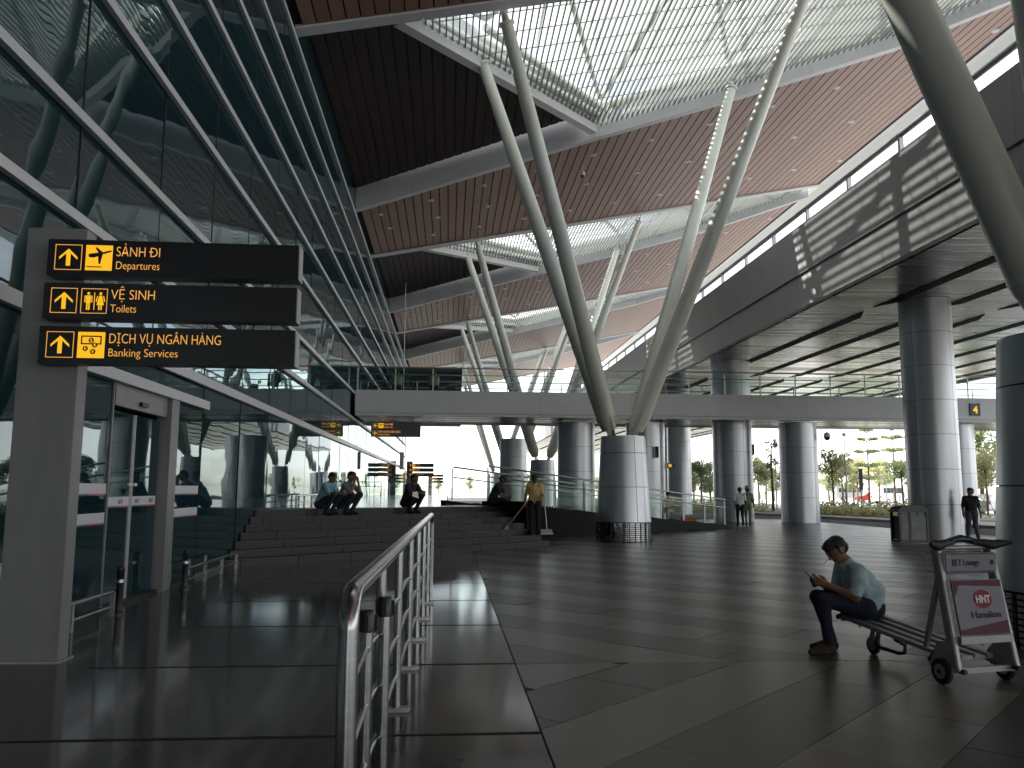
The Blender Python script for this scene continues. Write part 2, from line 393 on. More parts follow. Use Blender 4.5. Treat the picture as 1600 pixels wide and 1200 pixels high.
pod = struct(MB().prism([sn(-6.3, 1.97), sn(SR + .02, 1.97), sn(SR + .02, 4.8), (.0, 60), (XF + .02, 60), (XF + .02, 20.)], -.3, ZP - .006).build('podium', 'granite_wall'))
for i in range(5):
    for j in range(18):
        x0 = XF + .06 + i * .86; y0 = 21.9 + j * 2.1
        poly = [(x0, y0), (x0 + .855, y0), (x0 + .855, y0 + 2.095), (x0, y0 + 2.095)]
        poly = clip(poly, *(-NN), -float(NN @ O2) - 2.4); poly = clip(poly, 1, 0, -.03) if len(poly) > 2 else poly
        if len(poly) > 2 and area(poly) > .05: MB().prism(poly, ZP - .005, ZP).build('floor_slab', 'polished', pod, smooth=False)
# sloping ramp with black granite sides
rp = thing('wheelchair_ramp', (*sn(SR, 2.6), 0), 'long ramp with black granite side wall behind the tapered column base', 'ramp')
RE = 17.9
def zr(s): return ZP * max(0, (RE - s)) / (RE - SR)
def slope(s0, s1, n0, n1, add0, add1, base=-.02):
    lo = [sn(s0, n0, base), sn(s1, n0, base), sn(s1, n1, base), sn(s0, n1, base)]
    hi = [sn(s0, n0, zr(s0) + add0), sn(s1, n0, zr(s1) + add1), sn(s1, n1, zr(s1) + add1), sn(s0, n1, zr(s0) + add0)]
    return MB().hexa(lo, hi)
slope(SR + .02, RE, 2.85, 4.55, .0, .004).build('deck', 'granite_step', rp, smooth=False)
ss = np.linspace(SR + .03, RE, 11)
for a, b in zip(ss[:-1], ss[1:]):
    slope(a + .003, b - .003, 2.6, 2.845, .14, .10).build('side_wall', 'granite_black', rp, smooth=False)
    slope(a + .003, b - .003, 4.555, 4.8, .14, .10).build('side_wall', 'granite_black', rp, smooth=False)
MB().prism([sn(SR - .02, .9), sn(SR + .3, .9), sn(SR + .3, 2.59), sn(SR - .02, 2.59)], -.02, 1.22).build('cheek_wall', 'granite_black', rp, smooth=False, bevel=.01)
def glass_rail(name, pts, label, cat='railing', post=1.55, h=1.0, group=None, steel='steel_rough'):
    """pts: polyline with base heights; glass panels between posts, two tube rails"""
    t = thing(name, pts[0], label, cat, group)
    P = [V(*p) for p in pts]
    for a, b in zip(P[:-1], P[1:]):
        L = np.linalg.norm(b - a); n = max(1, round(L / post)); d = (b - a) / L; side = V(-d[1], d[0], 0)
        for i in range(n + 1):
            p = a + (b - a) * i / n
            MB().box((p[0] - .025, p[1] - .025, p[2]), (p[0] + .025, p[1] + .025, p[2] + h)).build('post', steel, t)
            if i < n:
                q = a + (b - a) * (i + 1) / n
                g0, g1 = p + d * .06, q - d * .06
                mb = MB(); w = side * .006
                lo = [g0 - w, g1 - w, g1 + w, g0 + w]
                mb.hexa([x + V(0, 0, .1) for x in lo], [x + V(0, 0, h - .1) for x in lo]); mb.build('glass_pane', 'rail_glass', t, smooth=False)
        off = side * -.05
        MB().tube([a + off + V(0, 0, h + .05), b + off + V(0, 0, h + .05)], .03, 10).build('handrail', 'steel', t)
        MB().tube([a + off * 1.4 + V(0, 0, h - .28), b + off * 1.4 + V(0, 0, h - .28)], .022, 10).build('handrail', 'steel', t)
    return t
glass_rail('glass_railing', [sn(SR + .15, 2.72, ZP + .14), sn(RE - .3, 2.72, .12)], 'glass and steel railing on the near side of the ramp')
glass_rail('glass_railing', [sn(SR + .4, 4.68, ZP + .14), sn(RE - .3, 4.68, .12)], 'glass and steel railing on the far side of the ramp')

# ------------------------------------------------------------------ glass facade
fac = thing('glass_facade', (XF, 20, 0), 'tall teal glass curtain wall with white horizontal mullions along the left', 'glass wall')
rows = [3.46, 4.70, 5.90, 7.66, 8.91, 10.13, 11.36, 12.56, 13.85]
zz = [0.05] + rows + [15.4]
JY = 2.72; y_start = 9.82 - JY * 5; ncol = 33
cols = [y_start + JY * i for i in range(ncol + 1)]
me_row = []
for r in range(len(zz) - 1):
    me_row.append(MB().box((-.012, -JY / 2 + .009, -(zz[r + 1] - zz[r]) / 2 + .0), (.012, JY / 2 - .009, (zz[r + 1] - zz[r]) / 2)).mesh('glass_pane', 'facade_glass', smooth=False))
DOOR = (9.82, 15.26)
for c in range(ncol):
    yc = (cols[c] + cols[c + 1]) / 2
    for r in range(len(zz) - 1):
        if r == 0 and DOOR[0] - .1 < yc < DOOR[1] + .1: continue
        if c >= ncol - 4:
            lastp = globals().setdefault('lastp', MB()); lastp.box((XF - .012, cols[c] + .009, zz[r]), (XF + .012, cols[c + 1] - .009, zz[r + 1])); continue
        o = link('glass_pane', me_row[r], fac)
        o.location = V(XF, yc, (zz[r] + zz[r + 1]) / 2) - world_loc(fac)
        o.rotation_euler = (0, random.gauss(0, .0028), random.gauss(0, .0028))
tag(lastp.build('glass_panes', 'facade_glass', fac, smooth=False), kind='stuff')
for r, z in enumerate(rows):
    w = .16 if r in (0,) else .12
    MB().box((XF + .02, cols[0], z - w / 2), (XF + .10, cols[-1], z + w / 2)).build('mullion', 'mullion', fac, smooth=False)
for c in range(ncol + 1):
    z0 = 0 if not (DOOR[0] + .1 < cols[c] < DOOR[1] - .1) else 3.3
    MB().box((XF - .10, cols[c] - .008, z0), (XF + .018, cols[c] + .008, 15.4)).build('glass_joint', 'seam', fac, smooth=False)
MB().box((XF - .05, cols[0], 0), (XF + .03, DOOR[0], .08)).build('sill', 'steel_rough', fac)
MB().box((XF - .05, DOOR[1], 0), (XF + .03, cols[-1], .08)).build('sill', 'steel_rough', fac)
# interior seen dimly through the glass
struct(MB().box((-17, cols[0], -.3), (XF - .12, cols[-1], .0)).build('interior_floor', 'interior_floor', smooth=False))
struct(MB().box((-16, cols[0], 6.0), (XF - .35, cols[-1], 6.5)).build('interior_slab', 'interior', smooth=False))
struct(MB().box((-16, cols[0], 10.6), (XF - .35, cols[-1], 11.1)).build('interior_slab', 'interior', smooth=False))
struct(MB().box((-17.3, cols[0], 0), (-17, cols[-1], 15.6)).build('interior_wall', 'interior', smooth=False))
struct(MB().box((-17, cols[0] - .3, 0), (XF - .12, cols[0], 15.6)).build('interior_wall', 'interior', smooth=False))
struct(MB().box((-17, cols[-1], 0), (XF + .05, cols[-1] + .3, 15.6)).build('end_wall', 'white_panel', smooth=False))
struct(MB().box((-30, -40, 16.4), (XF - .02, 120, 17.2)).build('sun_blocking_roof', 'white_panel', smooth=False))  # unseen roof slab, added to keep the sun out of the interior
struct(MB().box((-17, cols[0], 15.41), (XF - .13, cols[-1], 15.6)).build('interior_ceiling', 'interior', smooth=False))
for i in range(9):
    o = MB().tube([(-8.2, -6 + 9 * i, 0), (-8.2, -6 + 9 * i, 15.4)], .4, 16).build('interior_column', 'interior')
    tag(struct(o))

# entrance portal with sliding doors
dr = thing('entrance_door', (XF, 12.3, 0), 'sliding glass entrance with white banded panes behind the sign pylon', 'door')
x = XF
def pane(y0, y1, z0, z1, n='glass_pane', dx=0.): return MB().box((x - .012 + dx, y0, z0), (x + .012 + dx, y1, z1)).build(n, 'facade_glass', dr, smooth=False)
pane(9.84, 11.22, .06, 2.95); pane(13.75, 15.24, .06, 2.95); pane(9.84, 15.24, 3.12, 3.36)
leafs = [pane(11.27, 12.15, .06, 2.60, 'door_leaf', -.05), pane(12.19, 13.22, .06, 2.60, 'door_leaf', -.05)]
MB().box((x - .12, 9.8, 2.96), (x + .13, 15.28, 3.11)).build('portal_header', 'mullion', dr, bevel=.004)
MB().box((x - .1, 11.27, 2.66), (x + .04, 13.295, 2.955)).build('door_operator', 'pylon', dr, bevel=.004)
MB().box((x + .04, 12.1, 2.72), (x + .09, 12.35, 2.78)).build('motion_sensor', 'black', dr)
MB().box((x - .12, 13.30, 0), (x + .11, 13.66, 2.955)).build('portal_post', 'pylon', dr, bevel=.004)
MB().box((x - .1, 11.225, 0), (x + .03, 11.262, 2.955)).build('door_frame', 'pylon', dr)
MB().box((x - .06, 12.13, .05), (x - .02, 12.15, 2.60)).build('leaf_edge', 'mullion', leafs[0])
MB().box((x - .06, 12.19, .05), (x - .02, 12.21, 2.60)).build('leaf_edge', 'mullion', leafs[1])
for lf, ya in ((leafs[0], 12.04), (leafs[1], 12.22)):
    MB().box((x - .03, ya, 1.60), (x - .0, ya + .1, 1.64)).build('lock', 'lamp_white', lf)
def band(y0, y1, z, h, red, par, dx=0.):
    MB().box((x + .0125 + dx, y0, z), (x + .016 + dx, y1, z + h)).build('white_band', 'white_film', par, smooth=False)
    MB().box((x + .0125 + dx, y0, z - .022), (x + .0155 + dx, y0 + (y1 - y0) * (1 - red), z)).build('blue_line', 'blue_film', par, smooth=False)
    MB().box((x + .0125 + dx, y0 + (y1 - y0) * (1 - red), z - .022), (x + .0155 + dx, y1, z)).build('red_line', 'red_film', par, smooth=False)
for z in (1.50, 1.13):
    band(9.86, 11.2, z, .13, .36, dr); band(13.76, 15.2, z - .02, .13, .3, dr)
band(11.29, 12.13, 1.33, .125, .4, leafs[0], -.05); band(12.21, 13.2, 1.33, .125, .4, leafs[1], -.05)
for lf, ya in ((leafs[0], 11.75), (leafs[1], 12.36), (leafs[1], 12.92)):
    text('AHT', .085, (x - .033, ya, 1.36), (0, 1, 0), (0, .0, 1), 'blue_film', lf, bold=.002)
MB().box((x - .06, 9.84, .0), (x + .03, 15.24, .055)).build('threshold', 'black', dr)

# low steel guard rails in front of the facade glass
def low_rail(y0, y1, label, z=0., xx=-4.12):
    t = thing('low_guard_rail', (xx, (y0 + y1) / 2, z), label, 'rail', 'low guard rails along the glass')
    MB().tube([(xx, y0, z + .30), (xx, y1, z + .30)], .028, 10).build('rail', 'steel', t)
    MB().tube([(xx, y0, z + .12), (xx, y1, z + .12)], .018, 10).build('rail', 'steel', t)
    n = max(2, round((y1 - y0) / 1.2) + 1)
    for i in range(n):
        y = y0 + (y1 - y0) * i / (n - 1)
        MB().box((xx - .025, y - .025, z), (xx + .025, y + .025, z + .29)).build('post', 'steel_rough', t)
low_rail(8.6, 10.9, 'low steel guard rail at the foot of the sign pylon')
low_rail(13.8, 17.0, 'low steel guard rail right of the entrance door')
low_rail(22.6, 27.6, 'low steel guard rail on the upper floor behind the squatting men', ZP, -4.0)
for y, lab in ((11.0, 'short black bollard at the left side of the entrance'), (13.62, 'short black bollard beside the right door post')):
    b = thing('bollard', (-4.15, y, 0), lab, 'bollard')
    MB().lathe([(.07, 0), (.07, .03), (.045, .05), (.045, .52), (.05, .53), (.05, .58), (.03, .60)], (-4.08, y, 0), 16).build('post', 'black', b)
    MB().lathe([(.047, .40), (.047, .44)], (-4.08, y, 0), 16, caps=False).build('ring', 'steel', b)

# ------------------------------------------------------------------ canopy roof
def board_mesh(x0, x1, k, y0, y1a, drop=.0, th=.05):
    z0, z1 = hroof(x0), hroof(x1)
    ya0, ya1 = e_near(x0, k) + .42, e_near(x1, k) + .42
    yb = e_far(k) - .46
    lo = [(x0, ya0, z0), (x1, ya1, z1), (x1, yb, z1), (x0, yb, z0)]
    return lo, [(a, b, c + th) for a, b, c in lo]
bw = .40; nb = int((XE - .35 - XF) / bw)
names = {-1: 'canopy roof panel of timber boards directly above the camera', 0: 'nearest timber board roof panel along the top of the photo',
         1: 'large timber board roof panel with rows of downlights in the middle', 2: 'timber board roof panel behind the second pair of struts',
         3: 'far timber board roof panel above the footbridge', 4: 'farthest timber board roof panel near the glass box'}
for k in range(-1, 5):
    yc = e_far(k) - 5
    rpn = thing('roof_panel', (8, yc, hroof(8)), names[k], 'roof panel', 'timber canopy roof panels')
    many = MB()
    for i in range(nb):
        x0 = XF + .25 + i * bw; x1 = x0 + bw - .045
        lo, hi = board_mesh(x0, x1, k, 0, 0)
        if lo[0][1] > lo[3][1] - .3: continue
        if k in (0, 1, 2): MB().hexa(lo, hi).build('soffit_board', 'wood', rpn, smooth=False)
        else: many.hexa(lo, hi)
    if many.v: tag(many.build('soffit_boards', 'wood', rpn, smooth=False), kind='stuff')
    # backing and top
    xs = [XF + .02] + EN_X[1:-1] + [XE]
    pn = [(x_, e_near(x_, k)) for x_ in xs]; pf = [(x_, e_far(k)) for x_ in xs]
    bk = MB(); tp = MB()
    for (a, b, c, d) in zip(pn[:-1], pn[1:], pf[1:], pf[:-1]):
        q = [a, b, c, d]
        bk.add([(px, py, hroof(px) + .06) for px, py in q], [(0, 3, 2, 1)])
        tp.add([(px, py, hroof(px) + 1.25) for px, py in q], [(0, 1, 2, 3)])
    bk.build('soffit_backing', 'backing', rpn, smooth=False); tp.build('roof_top', 'white_panel', rpn, smooth=False)
    # white edge trim and fascia (near edge, far edge, outer eave), in panel lengths
    def edge(pts, inward, hgt, wid, name):
        pts2 = []
        for (a, b) in zip(pts[:-1], pts[1:]):
            L = math.hypot(b[0] - a[0], b[1] - a[1]); n = max(1, round(L / 3.2))
            for i in range(n):
                pts2.append(((a[0] + (b[0] - a[0]) * i / n, a[1] + (b[1] - a[1]) * i / n), (a[0] + (b[0] - a[0]) * (i + 1) / n, a[1] + (b[1] - a[1]) * (i + 1) / n)))
        for a, b in pts2:
            dx_, dy_ = (b[0] - a[0]) * .0015, (b[1] - a[1]) * .0015
            a2 = (a[0] + dx_, a[1] + dy_); b2 = (b[0] - dx_, b[1] - dy_)
            q = [a2, b2, (b2[0] + inward[0], b2[1] + inward[1]), (a2[0] + inward[0], a2[1] + inward[1])]
            if inward[1] < 0 or inward[0] < 0: q = q[::-1]
            lo = [(px, py, hroof(px) - .06) for px, py in q]; hi = [(px, py, hroof(px) + hgt) for px, py in q]
            MB().hexa(lo, hi).build(name, 'white_panel', rpn, smooth=False)
    edge(pn, (0, .40), 1.2, .4, 'fascia'); edge(pf, (0, -.44), 1.2, .44, 'fascia')
    edge([(XE, e_near(XE, k) + .41), (XE, e_far(k) - .45)], (-.3, 0), 1.0, .3, 'eave_trim')
    # downlights
    for i in range(11):
        for j in range(3):
            xx = -3.4 + i * 2.4 + (j % 2) * .3; lo_, hi_ = e_near(xx, k) + .9, e_far(k) - 1.2
            yy = lo_ + (hi_ - lo_) * (j + .35) / 2.8
            if hi_ - lo_ < 2 or yy > hi_ or (k not in (0, 1, 2)) or xx > XE - .6: continue
            if i == 0 and j == 2: continue
            MB().lathe([(.11, -.022), (.14, -.018), (.145, .004)], (xx, yy, hroof(xx) - .004), 14).build('downlight', 'lamp_white', rpn)
# unseen canopy slab and wall added behind the camera to dim the foreground
bkr = thing('roof_panel', (8, -40, hroof(8)), 'unseen continuation of the canopy roof behind the camera, added to dim the foreground', 'roof panel', 'timber canopy roof panels')
q = [(XF + .02, -110), (XE, -110), (XE, e_near(XE, -1) - .02), (16.8, e_near(16.8, -1) - .02), (11., e_near(11, -1) - .02), (6.1, e_near(6.1, -1) - .02), (XF + .02, e_near(XF, -1) - .02)]
MB().hexa([(a, b, hroof(a) + .1) for a, b in q], [(a, b, hroof(a) + 1.2) for a, b in q]).build('soffit', 'wood', bkr, smooth=False)
struct(MB().box((XF - .3, -110, 0), (XF, cols[0] - .31, 15.4)).build('unseen_rear_wall', 'interior', smooth=False))
# outer gutter: pale strip outside the eave
for k in range(-1, 5):
    y0 = -14 if k == -1 else e_far(k - 1) + .01; y1 = e_far(k)
    tag(MB().box((XE + .02, y0, hroof(XE) - .02), (XE + 1.1, y1 - .01, hroof(XE) + .5)).build('eave_gutter', 'white_paint', smooth=False),
        ['pale eave edge of the roof above the camera', 'pale eave edge of the nearest roof panel', 'pale eave edge of the middle roof panel', 'pale eave edge above the footbridge', 'pale eave edge of a distant roof panel', 'pale eave edge at the far end of the roof'][k + 1], 'eave', 'eave edge strips')

# skylights between the panels
SKX = -1.6
for k in range(-1, 4):
    y0 = e_far(k) ; k1 = k + 1
    base_y = y0
    def left_edge(y):       # x of the skylight's slanted left side at y
        yc = e_near(6.1, k1); return SKX + (6.1 - SKX) * (y - y0) / (yc - y0)
    labn = ['louvred skylight above the camera', 'large bright louvred skylight over the main struts', 'louvred skylight behind the main struts', 'narrow louvred skylight above the footbridge', 'distant louvred skylight by the glass box'][k + 1]
    sk = thing('skylight', (8, y0 + 4, hroof(8)), labn, 'skylight', 'louvred skylights between the roof panels')
    step = .20; n = int((XE - SKX - .4) / step); lump = MB(); zl = .36
    for i in range(n):
        xx = SKX + .15 + i * step; ya = y0 + .02
        if xx < 6.1: yb = y0 + (xx - SKX) / (6.1 - SKX) * (e_near(6.1, k1) - y0)
        else: yb = e_near(xx, k1)
        yb -= .03
        if yb - ya < .15: continue
        z = hroof(xx) + zl
        mb = MB() if k in (0,) else lump
        mb.box((xx - .022, ya, z), (xx + .022, yb, z + .15))
        if k in (0,): mb.build('louvre', 'louvre', sk, smooth=False)
    if lump.v: tag(lump.build('louvres', 'louvre', sk, smooth=False), kind='stuff')
    # tie rods across
    for j in range(1, 9):
        yy = y0 + j * 1.15
        if yy > e_near(6.1, k1): break
        xa = left_edge(yy) + .05; xb = XE
        for xt in np.arange(6.1, XE, .1):
            if e_near(xt, k1) < yy: xb = xt; break
        MB().bar((xa, yy, hroof(xa) + zl + .17), (xb, yy, hroof(xb) + zl + .17), .03, .03).build('tie_rod', 'louvre', sk)
    # steel tubes and glass above
    yc1 = e_near(6.1, k1)
    Pt = lambda a, b, h: (a, b, hroof(a) + h)
    H = 1.5
    nodes_near = [(-1.4, y0 + .1), (3, y0 + .1), (7.5, y0 + .1), (12, y0 + .1), (16.5, y0 + .1), (20.8, y0 + .1)]
    nodes_far = [(1.0, y0 + 3.0), (6.1, yc1 - .1), (11, e_near(11, k1) - .1), (15.5, e_near(15.5, k1) - .1), (19.2, e_near(19.2, k1) - .1)]
    for a in range(5):
        MB().tube([Pt(*nodes_near[a], H), Pt(*nodes_far[a], H)], .11, 10).build('truss_tube', 'white_paint', sk)
        MB().tube([Pt(*nodes_far[a], H), Pt(*nodes_near[a + 1], H)], .11, 10).build('truss_tube', 'white_paint', sk)
        if a < 4: MB().tube([Pt(*nodes_far[a], H - .3), Pt(*nodes_far[a + 1], H - .3)], .14, 10).build('truss_tube', 'white_paint', sk)
    MB().tube([Pt(-1.5, y0 + .3, .75), Pt(6.0, yc1 - .25, .75)], .16, 10).build('truss_tube', 'white_paint', sk)
    gl = [Pt(SKX, y0 - .1, 2.1), Pt(6.1, yc1 + .2, 2.1), Pt(11, e_near(11, k1) + .2, 2.1), Pt(16.8, e_near(16.8, k1) + .2, 2.1), Pt(XE, e_near(XE, k1) + .2, 2.1), Pt(XE, y0 - .1, 2.1)]
    for xa in np.arange(SKX, XE - .1, 2.3):
        xb = min(XE, xa + 2.28)
        fy = lambda q: (y0 + (q - SKX) / (6.1 - SKX) * (yc1 - y0) if q < 6.1 else e_near(q, k1)) + .2
        MB().add([Pt(xa, y0 - .1, 2.1), Pt(xb, y0 - .1, 2.1), Pt(xb, fy(xb), 2.1), Pt(xa, fy(xa), 2.1)], [(0, 1, 2, 3)]).build('glass_pane', 'skylight_glass', sk, smooth=False)
        MB().bar(Pt(xa, y0 - .1, 2.13), Pt(xa, fy(xa), 2.13), .09, .1).build('glazing_bar', 'white_paint', sk)
    # trim along slanted left side
    d = V(6.1 - SKX, yc1 - y0); d /= np.linalg.norm(d); nrm = V(-d[1], d[0])
    q = [V(SKX, y0), V(6.1, yc1), V(6.1, yc1) + nrm * .3, V(SKX, y0) + nrm * .3]
    q[1] = q[1] - d * .3; q[2] = q[2] - d * .3; q[0] += d * .15; q[3] += d * .15
    MB().hexa([(p[0], p[1], hroof(p[0]) + .05) for p in q], [(p[0], p[1], hroof(p[0]) + 1.3) for p in q]).build('side_trim', 'white_panel', sk, smooth=False)
    # recessed dark soffit between the facade and the skylight
    inf = [(XF + .02, y0 + .01), (SKX - .3, y0 + .01), (6.1 - .55, yc1 - .12), (XF + .02, e_near(XF, k1) - .02)]
    o = thing('recessed_soffit', (-2, y0 + 5, hroof(0) + 1.2), ['recessed dark soffit above the camera', 'black recessed soffit between the glass wall and the large skylight', 'dark recessed soffit left of the second skylight', 'dark recessed soffit above the footbridge', 'distant dark recessed soffit'][k + 1], 'soffit', 'recessed soffits')
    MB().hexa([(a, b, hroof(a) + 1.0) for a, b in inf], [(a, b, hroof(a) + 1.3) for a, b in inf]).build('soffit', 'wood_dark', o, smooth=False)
    for i in range(25):      # boards of the recessed soffit
        xa = XF + .1 + i * bw; xb = xa + bw - .045
        poly = [(xa, y0 + .05), (xb, y0 + .05), (xb, y0 + 16), (xa, y0 + 16)]
        e1 = V(*inf[2]) - V(*inf[1]); n1 = V(e1[1], -e1[0]); n1 /= np.linalg.norm(n1)
        e2 = V(*inf[3]) - V(*inf[2]); n2 = V(e2[1], -e2[0]); n2 /= np.linalg.norm(n2)
        poly = clip(poly, *n1, float(n1 @ V(*inf[1])) - .05)
        if len(poly) > 2: poly = clip(poly, *n2, float(n2 @ V(*inf[2])) - .05)
        if len(poly) > 2 and area(poly) > .1:
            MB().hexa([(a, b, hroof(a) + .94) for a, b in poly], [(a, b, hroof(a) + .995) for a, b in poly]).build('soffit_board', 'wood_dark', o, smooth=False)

# ------------------------------------------------------------------ V struts on tapered bases
def cone_base(t, cx, cy):
    prof = lambda z: .845 - (.845 - .69) * (z - .58) / (3.2 - .58)
    MB().lathe([(.74, .0), (.74, .6), (prof(.6) - .03, .6), (prof(3.15) - .03, 3.15)], (cx, cy, 0), 40).build('core', 'seam', t)
    zs = [.585, 1.65, 2.69, 3.2]; a0 = radians(-72)
    for r in range(3):
        z0, z1 = zs[r] + .008, zs[r + 1] - .008
        for q in range(4):
            b0 = a0 + q * pi / 2 + .009; b1 = a0 + (q + 1) * pi / 2 - .009; n = 12; vs = []
            for z, dr_ in ((z0, 0), (z1, 0), (z1, -.025), (z0, -.025)):
                for i in range(n + 1):
                    a = b0 + (b1 - b0) * i / n; rr = prof(z) + dr_; vs.append((cx + rr * cos(a), cy + rr * sin(a), z))
            m_ = n + 1
            fs = [(j * m_ + i, j * m_ + i + 1, ((j + 1) % 4) * m_ + i + 1, ((j + 1) % 4) * m_ + i) for j in range(4) for i in range(n)] + [(0, m_, 2 * m_, 3 * m_), (3 * m_ + n, 2 * m_ + n, m_ + n, n)]
            MB().add(vs, fs).build('cladding_panel', 'alu', t)
    MB().lathe([(prof(3.2) - .01, 3.195), (prof(3.2) - .01, 3.22), (.02, 3.22)], (cx, cy, 0), 40).build('cap', 'alu', t)
    for i in range(9):       # polished lattice kick band
        z = .02 + i * .062
        MB().lathe([(.80, z), (.83, z + .006), (.83, z + .048), (.80, z + .054)], (cx, cy, 0), 40, caps=False).build('kick_ring', 'chrome', t)
    for i in range(28):
        a = 2 * pi * i / 28
        MB().tube([(cx + .845 * cos(a), cy + .845 * sin(a), 0.), (cx + .845 * cos(a), cy + .845 * sin(a), .57)], .011, 6).build('kick_bar', 'black', t)
def strut(t, a, b, flange=True):
    a, b = V(*a), V(*b); d = b - a; L = np.linalg.norm(d); d /= L
    prof = [(0., .18), (.04, .19), (.36, .248), (.40, .25), (L * .5, .235), (L - .35, .185), (L - .3, .185)]
    s_ = MB().tube([a + d * q for q, _ in prof], [r for _, r in prof], 28).build('strut', 'tube_paint', t)
    MB().tube([a + d * .40, a + d * .47], .262, 28).build('collar', 'tube_paint', s_)
    MB().tube([b - d * .34, b - d * .26], .24, 24).build('flange', 'tube_paint', s_)
    MB().tube([b - d * .26, b + d * .25], [.12, .07], 12).build('pin', 'steel_rough', s_)
    sd = np.cross(d, V(0, 0, 1)); sd /= np.linalg.norm(sd)
    for sgn in (-1, 1):
        p = a - d * .25 + sd * .09 * sgn
        MB().bar(p, a + d * .45 + sd * .09 * sgn, .03, .40, up=(0, 1, 0)).build('gusset_plate', 'tube_paint', s_)
vl = {-1: 'nearest white strut cluster on a tapered metal base at the right edge', 0: 'main white V strut cluster on tapered metal base in the middle',
      1: 'second white strut cluster behind the main one', 2: 'third white strut cluster beyond the footbridge', 3: 'farthest white strut cluster near the far end'}
for k in range(-1, 4):
    if k == -1: bx, by, tops = 6.55, 8.2, [(4.6, 6.6, 15.2), (2.2, 8.8, 15.2), (11.4, 5.4, 17.1), (11.4, 10.2, 17.1)]
    else:
        bx, by = 5.45, 25.8 + SP * k; yo = SP * k
        ef = e_far(k); tops = [(1.42, ef + .2, hroof(1.42) - .05), (.85, ef + 3.5, hroof(.85) + .5), (10.8, ef + .25, hroof(10.8) - .05), (10.95, 30.3 + yo, hroof(10.95) + .25)]
    t = thing('strut_column', (bx, by, 0), vl[k], 'column', 'strut columns carrying the canopy')
    cone_base(t, bx, by)
    offs = [(-.42, -.16), (-.42, .2), (.42, -.16), (.42, .2)]
    if k == -1: offs[0], offs[1] = (-.15, -.4), (-.32, -.15)
    for (ox, oy), tp in zip(offs, tops): strut(t, (bx + ox, by + oy, 3.42), tp)

# ------------------------------------------------------------------ elevated road
via = thing('elevated_road', (20, 40, 0), 'elevated road deck with grey fascia and shiny metal underside on the right', 'viaduct')
MB().box((XV0 + .45, -40, ZS + .25), (XV1, 150, ZD - .3)).build('deck', 'grey_fascia', via, smooth=False)
MB().add([(XV0 + .3, -40, ZS), (XV1 - .2, -40, ZS), (XV1 - .2, 150, ZS), (XV0 + .3, 150, ZS)], [(0, 3, 2, 1)]).build('soffit', 'soffit_metal', via, smooth=False)
me_s = {}
for i in range(7):
    xx = 14.95 + i * 2.28
    for j in range(8):
        y0 = -8.2 + j * 18.2
        w = .21
        if 'slot' not in me_s:
            me_s['slot'] = MB().prism([(-w, 0), (w, 1.0), (w, 16.6), (-w, 17.5)], -.02, .03).mesh('slot', 'backing', smooth=False)
        o = link('slot', me_s['slot'], via); o.location = V(xx, y0, ZS) - world_loc(via)
fp = 2.9
for j in range(44):
    y0 = -30 + j * fp; g = .012
    # upper course, recessed lower course: two steps in the fascia
    MB().box((XV0, y0 + g / 2, 9.10), (XV0 + .14, y0 + fp - g / 2, ZD)).build('fascia_panel', 'grey_fascia', via, smooth=False)
    zz0 = ZS - .02
    MB().box((XV0 + .06, y0 + g / 2, zz0), (XV0 + .3, y0 + fp - g / 2, 9.06)).build('fascia_panel', 'grey_fascia', via, smooth=False)
MB().box((XV0 + .14, -30, ZS), (XV0 + .44, 100, ZD - .02)).build('fascia_backing', 'seam', via, smooth=False)
# parapet rail on top
MB().box((XV0 + .02, -30, ZD + .01), (XV0 + .4, 100, ZD + .14)).build('parapet', 'grey_fascia', via, smooth=False)
MB().tube([(XV0 + .1, -30, ZD + .62), (XV0 + .1, 100, ZD + .62)], .085, 10).build('parapet_rail', 'blue_rail' if 'blue_rail' in M else 'steel_rough', via)
for j in range(40):
    y = -30 + j * 3.0
    MB().box((XV0 + .04, y, ZD + .10), (XV0 + .16, y + .1, ZD + .62)).build('parapet_post', 'steel_rough', via)
MB().box((XV1 - .2, -40, ZS - .1), (XV1 + .1, 150, ZD + .3)).build('outer_fascia', 'grey_fascia', via, smooth=False)
for y in (-24.5, 5, 24, 42):
    pass

# round clad columns
def round_column(cx, cy, r, h, label, z0=0., seam=-70, rowh=1.09):
    t = thing('round_column', (cx, cy, z0), label, 'column', 'round metal clad columns')
    MB().lathe([(r - .03, z0), (r - .03, h)], (cx, cy, 0), 32).build('core', 'seam', t)
    n = max(1, round((h - z0) / rowh)); zs = np.linspace(z0 + .01, h - .005, n + 1); me = None
    for i in range(n):
        for q in range(2 if r < .6 else 4):
            qq = 2 if r < .6 else 4; b0 = radians(seam) + q * 2 * pi / qq + .008; b1 = b0 + 2 * pi / qq - .016; m_ = 13; vs = []
            for z, d in ((zs[i] + .006, 0), (zs[i + 1] - .006, 0)):
                for j in range(m_):
                    a = b0 + (b1 - b0) * j / (m_ - 1); vs.append((cx + (r + d) * cos(a), cy + (r + d) * sin(a), z))
            MB().add(vs, [(j, j + 1, m_ + j + 1, m_ + j) for j in range(m_ - 1)]).build('cladding_panel', 'alu', t)
    return t
round_column(16.05, 26.6, .82, ZS, 'tall round metal column beside the man in the black T-shirt', seam=-62)
round_column(17.05, 39.6, .90, 4.83 + .0, 'round metal column right of the walking couple under the footbridge', seam=-60)
round_column(14.1, 40.6, .97, ZS, 'round metal column just behind the walking couple', seam=-75)
round_column(25.2, 39.6, .78, 4.83, 'round metal column standing behind the bin and the man in black', seam=-60)
round_column(14.6, 52, .75, ZS, 'slim round column beyond the ramp railing, left of the couple', seam=-60)
round_column(9.7, 40.6, .95, 4.83, 'round column directly behind the tapered base, right side', seam=-55)
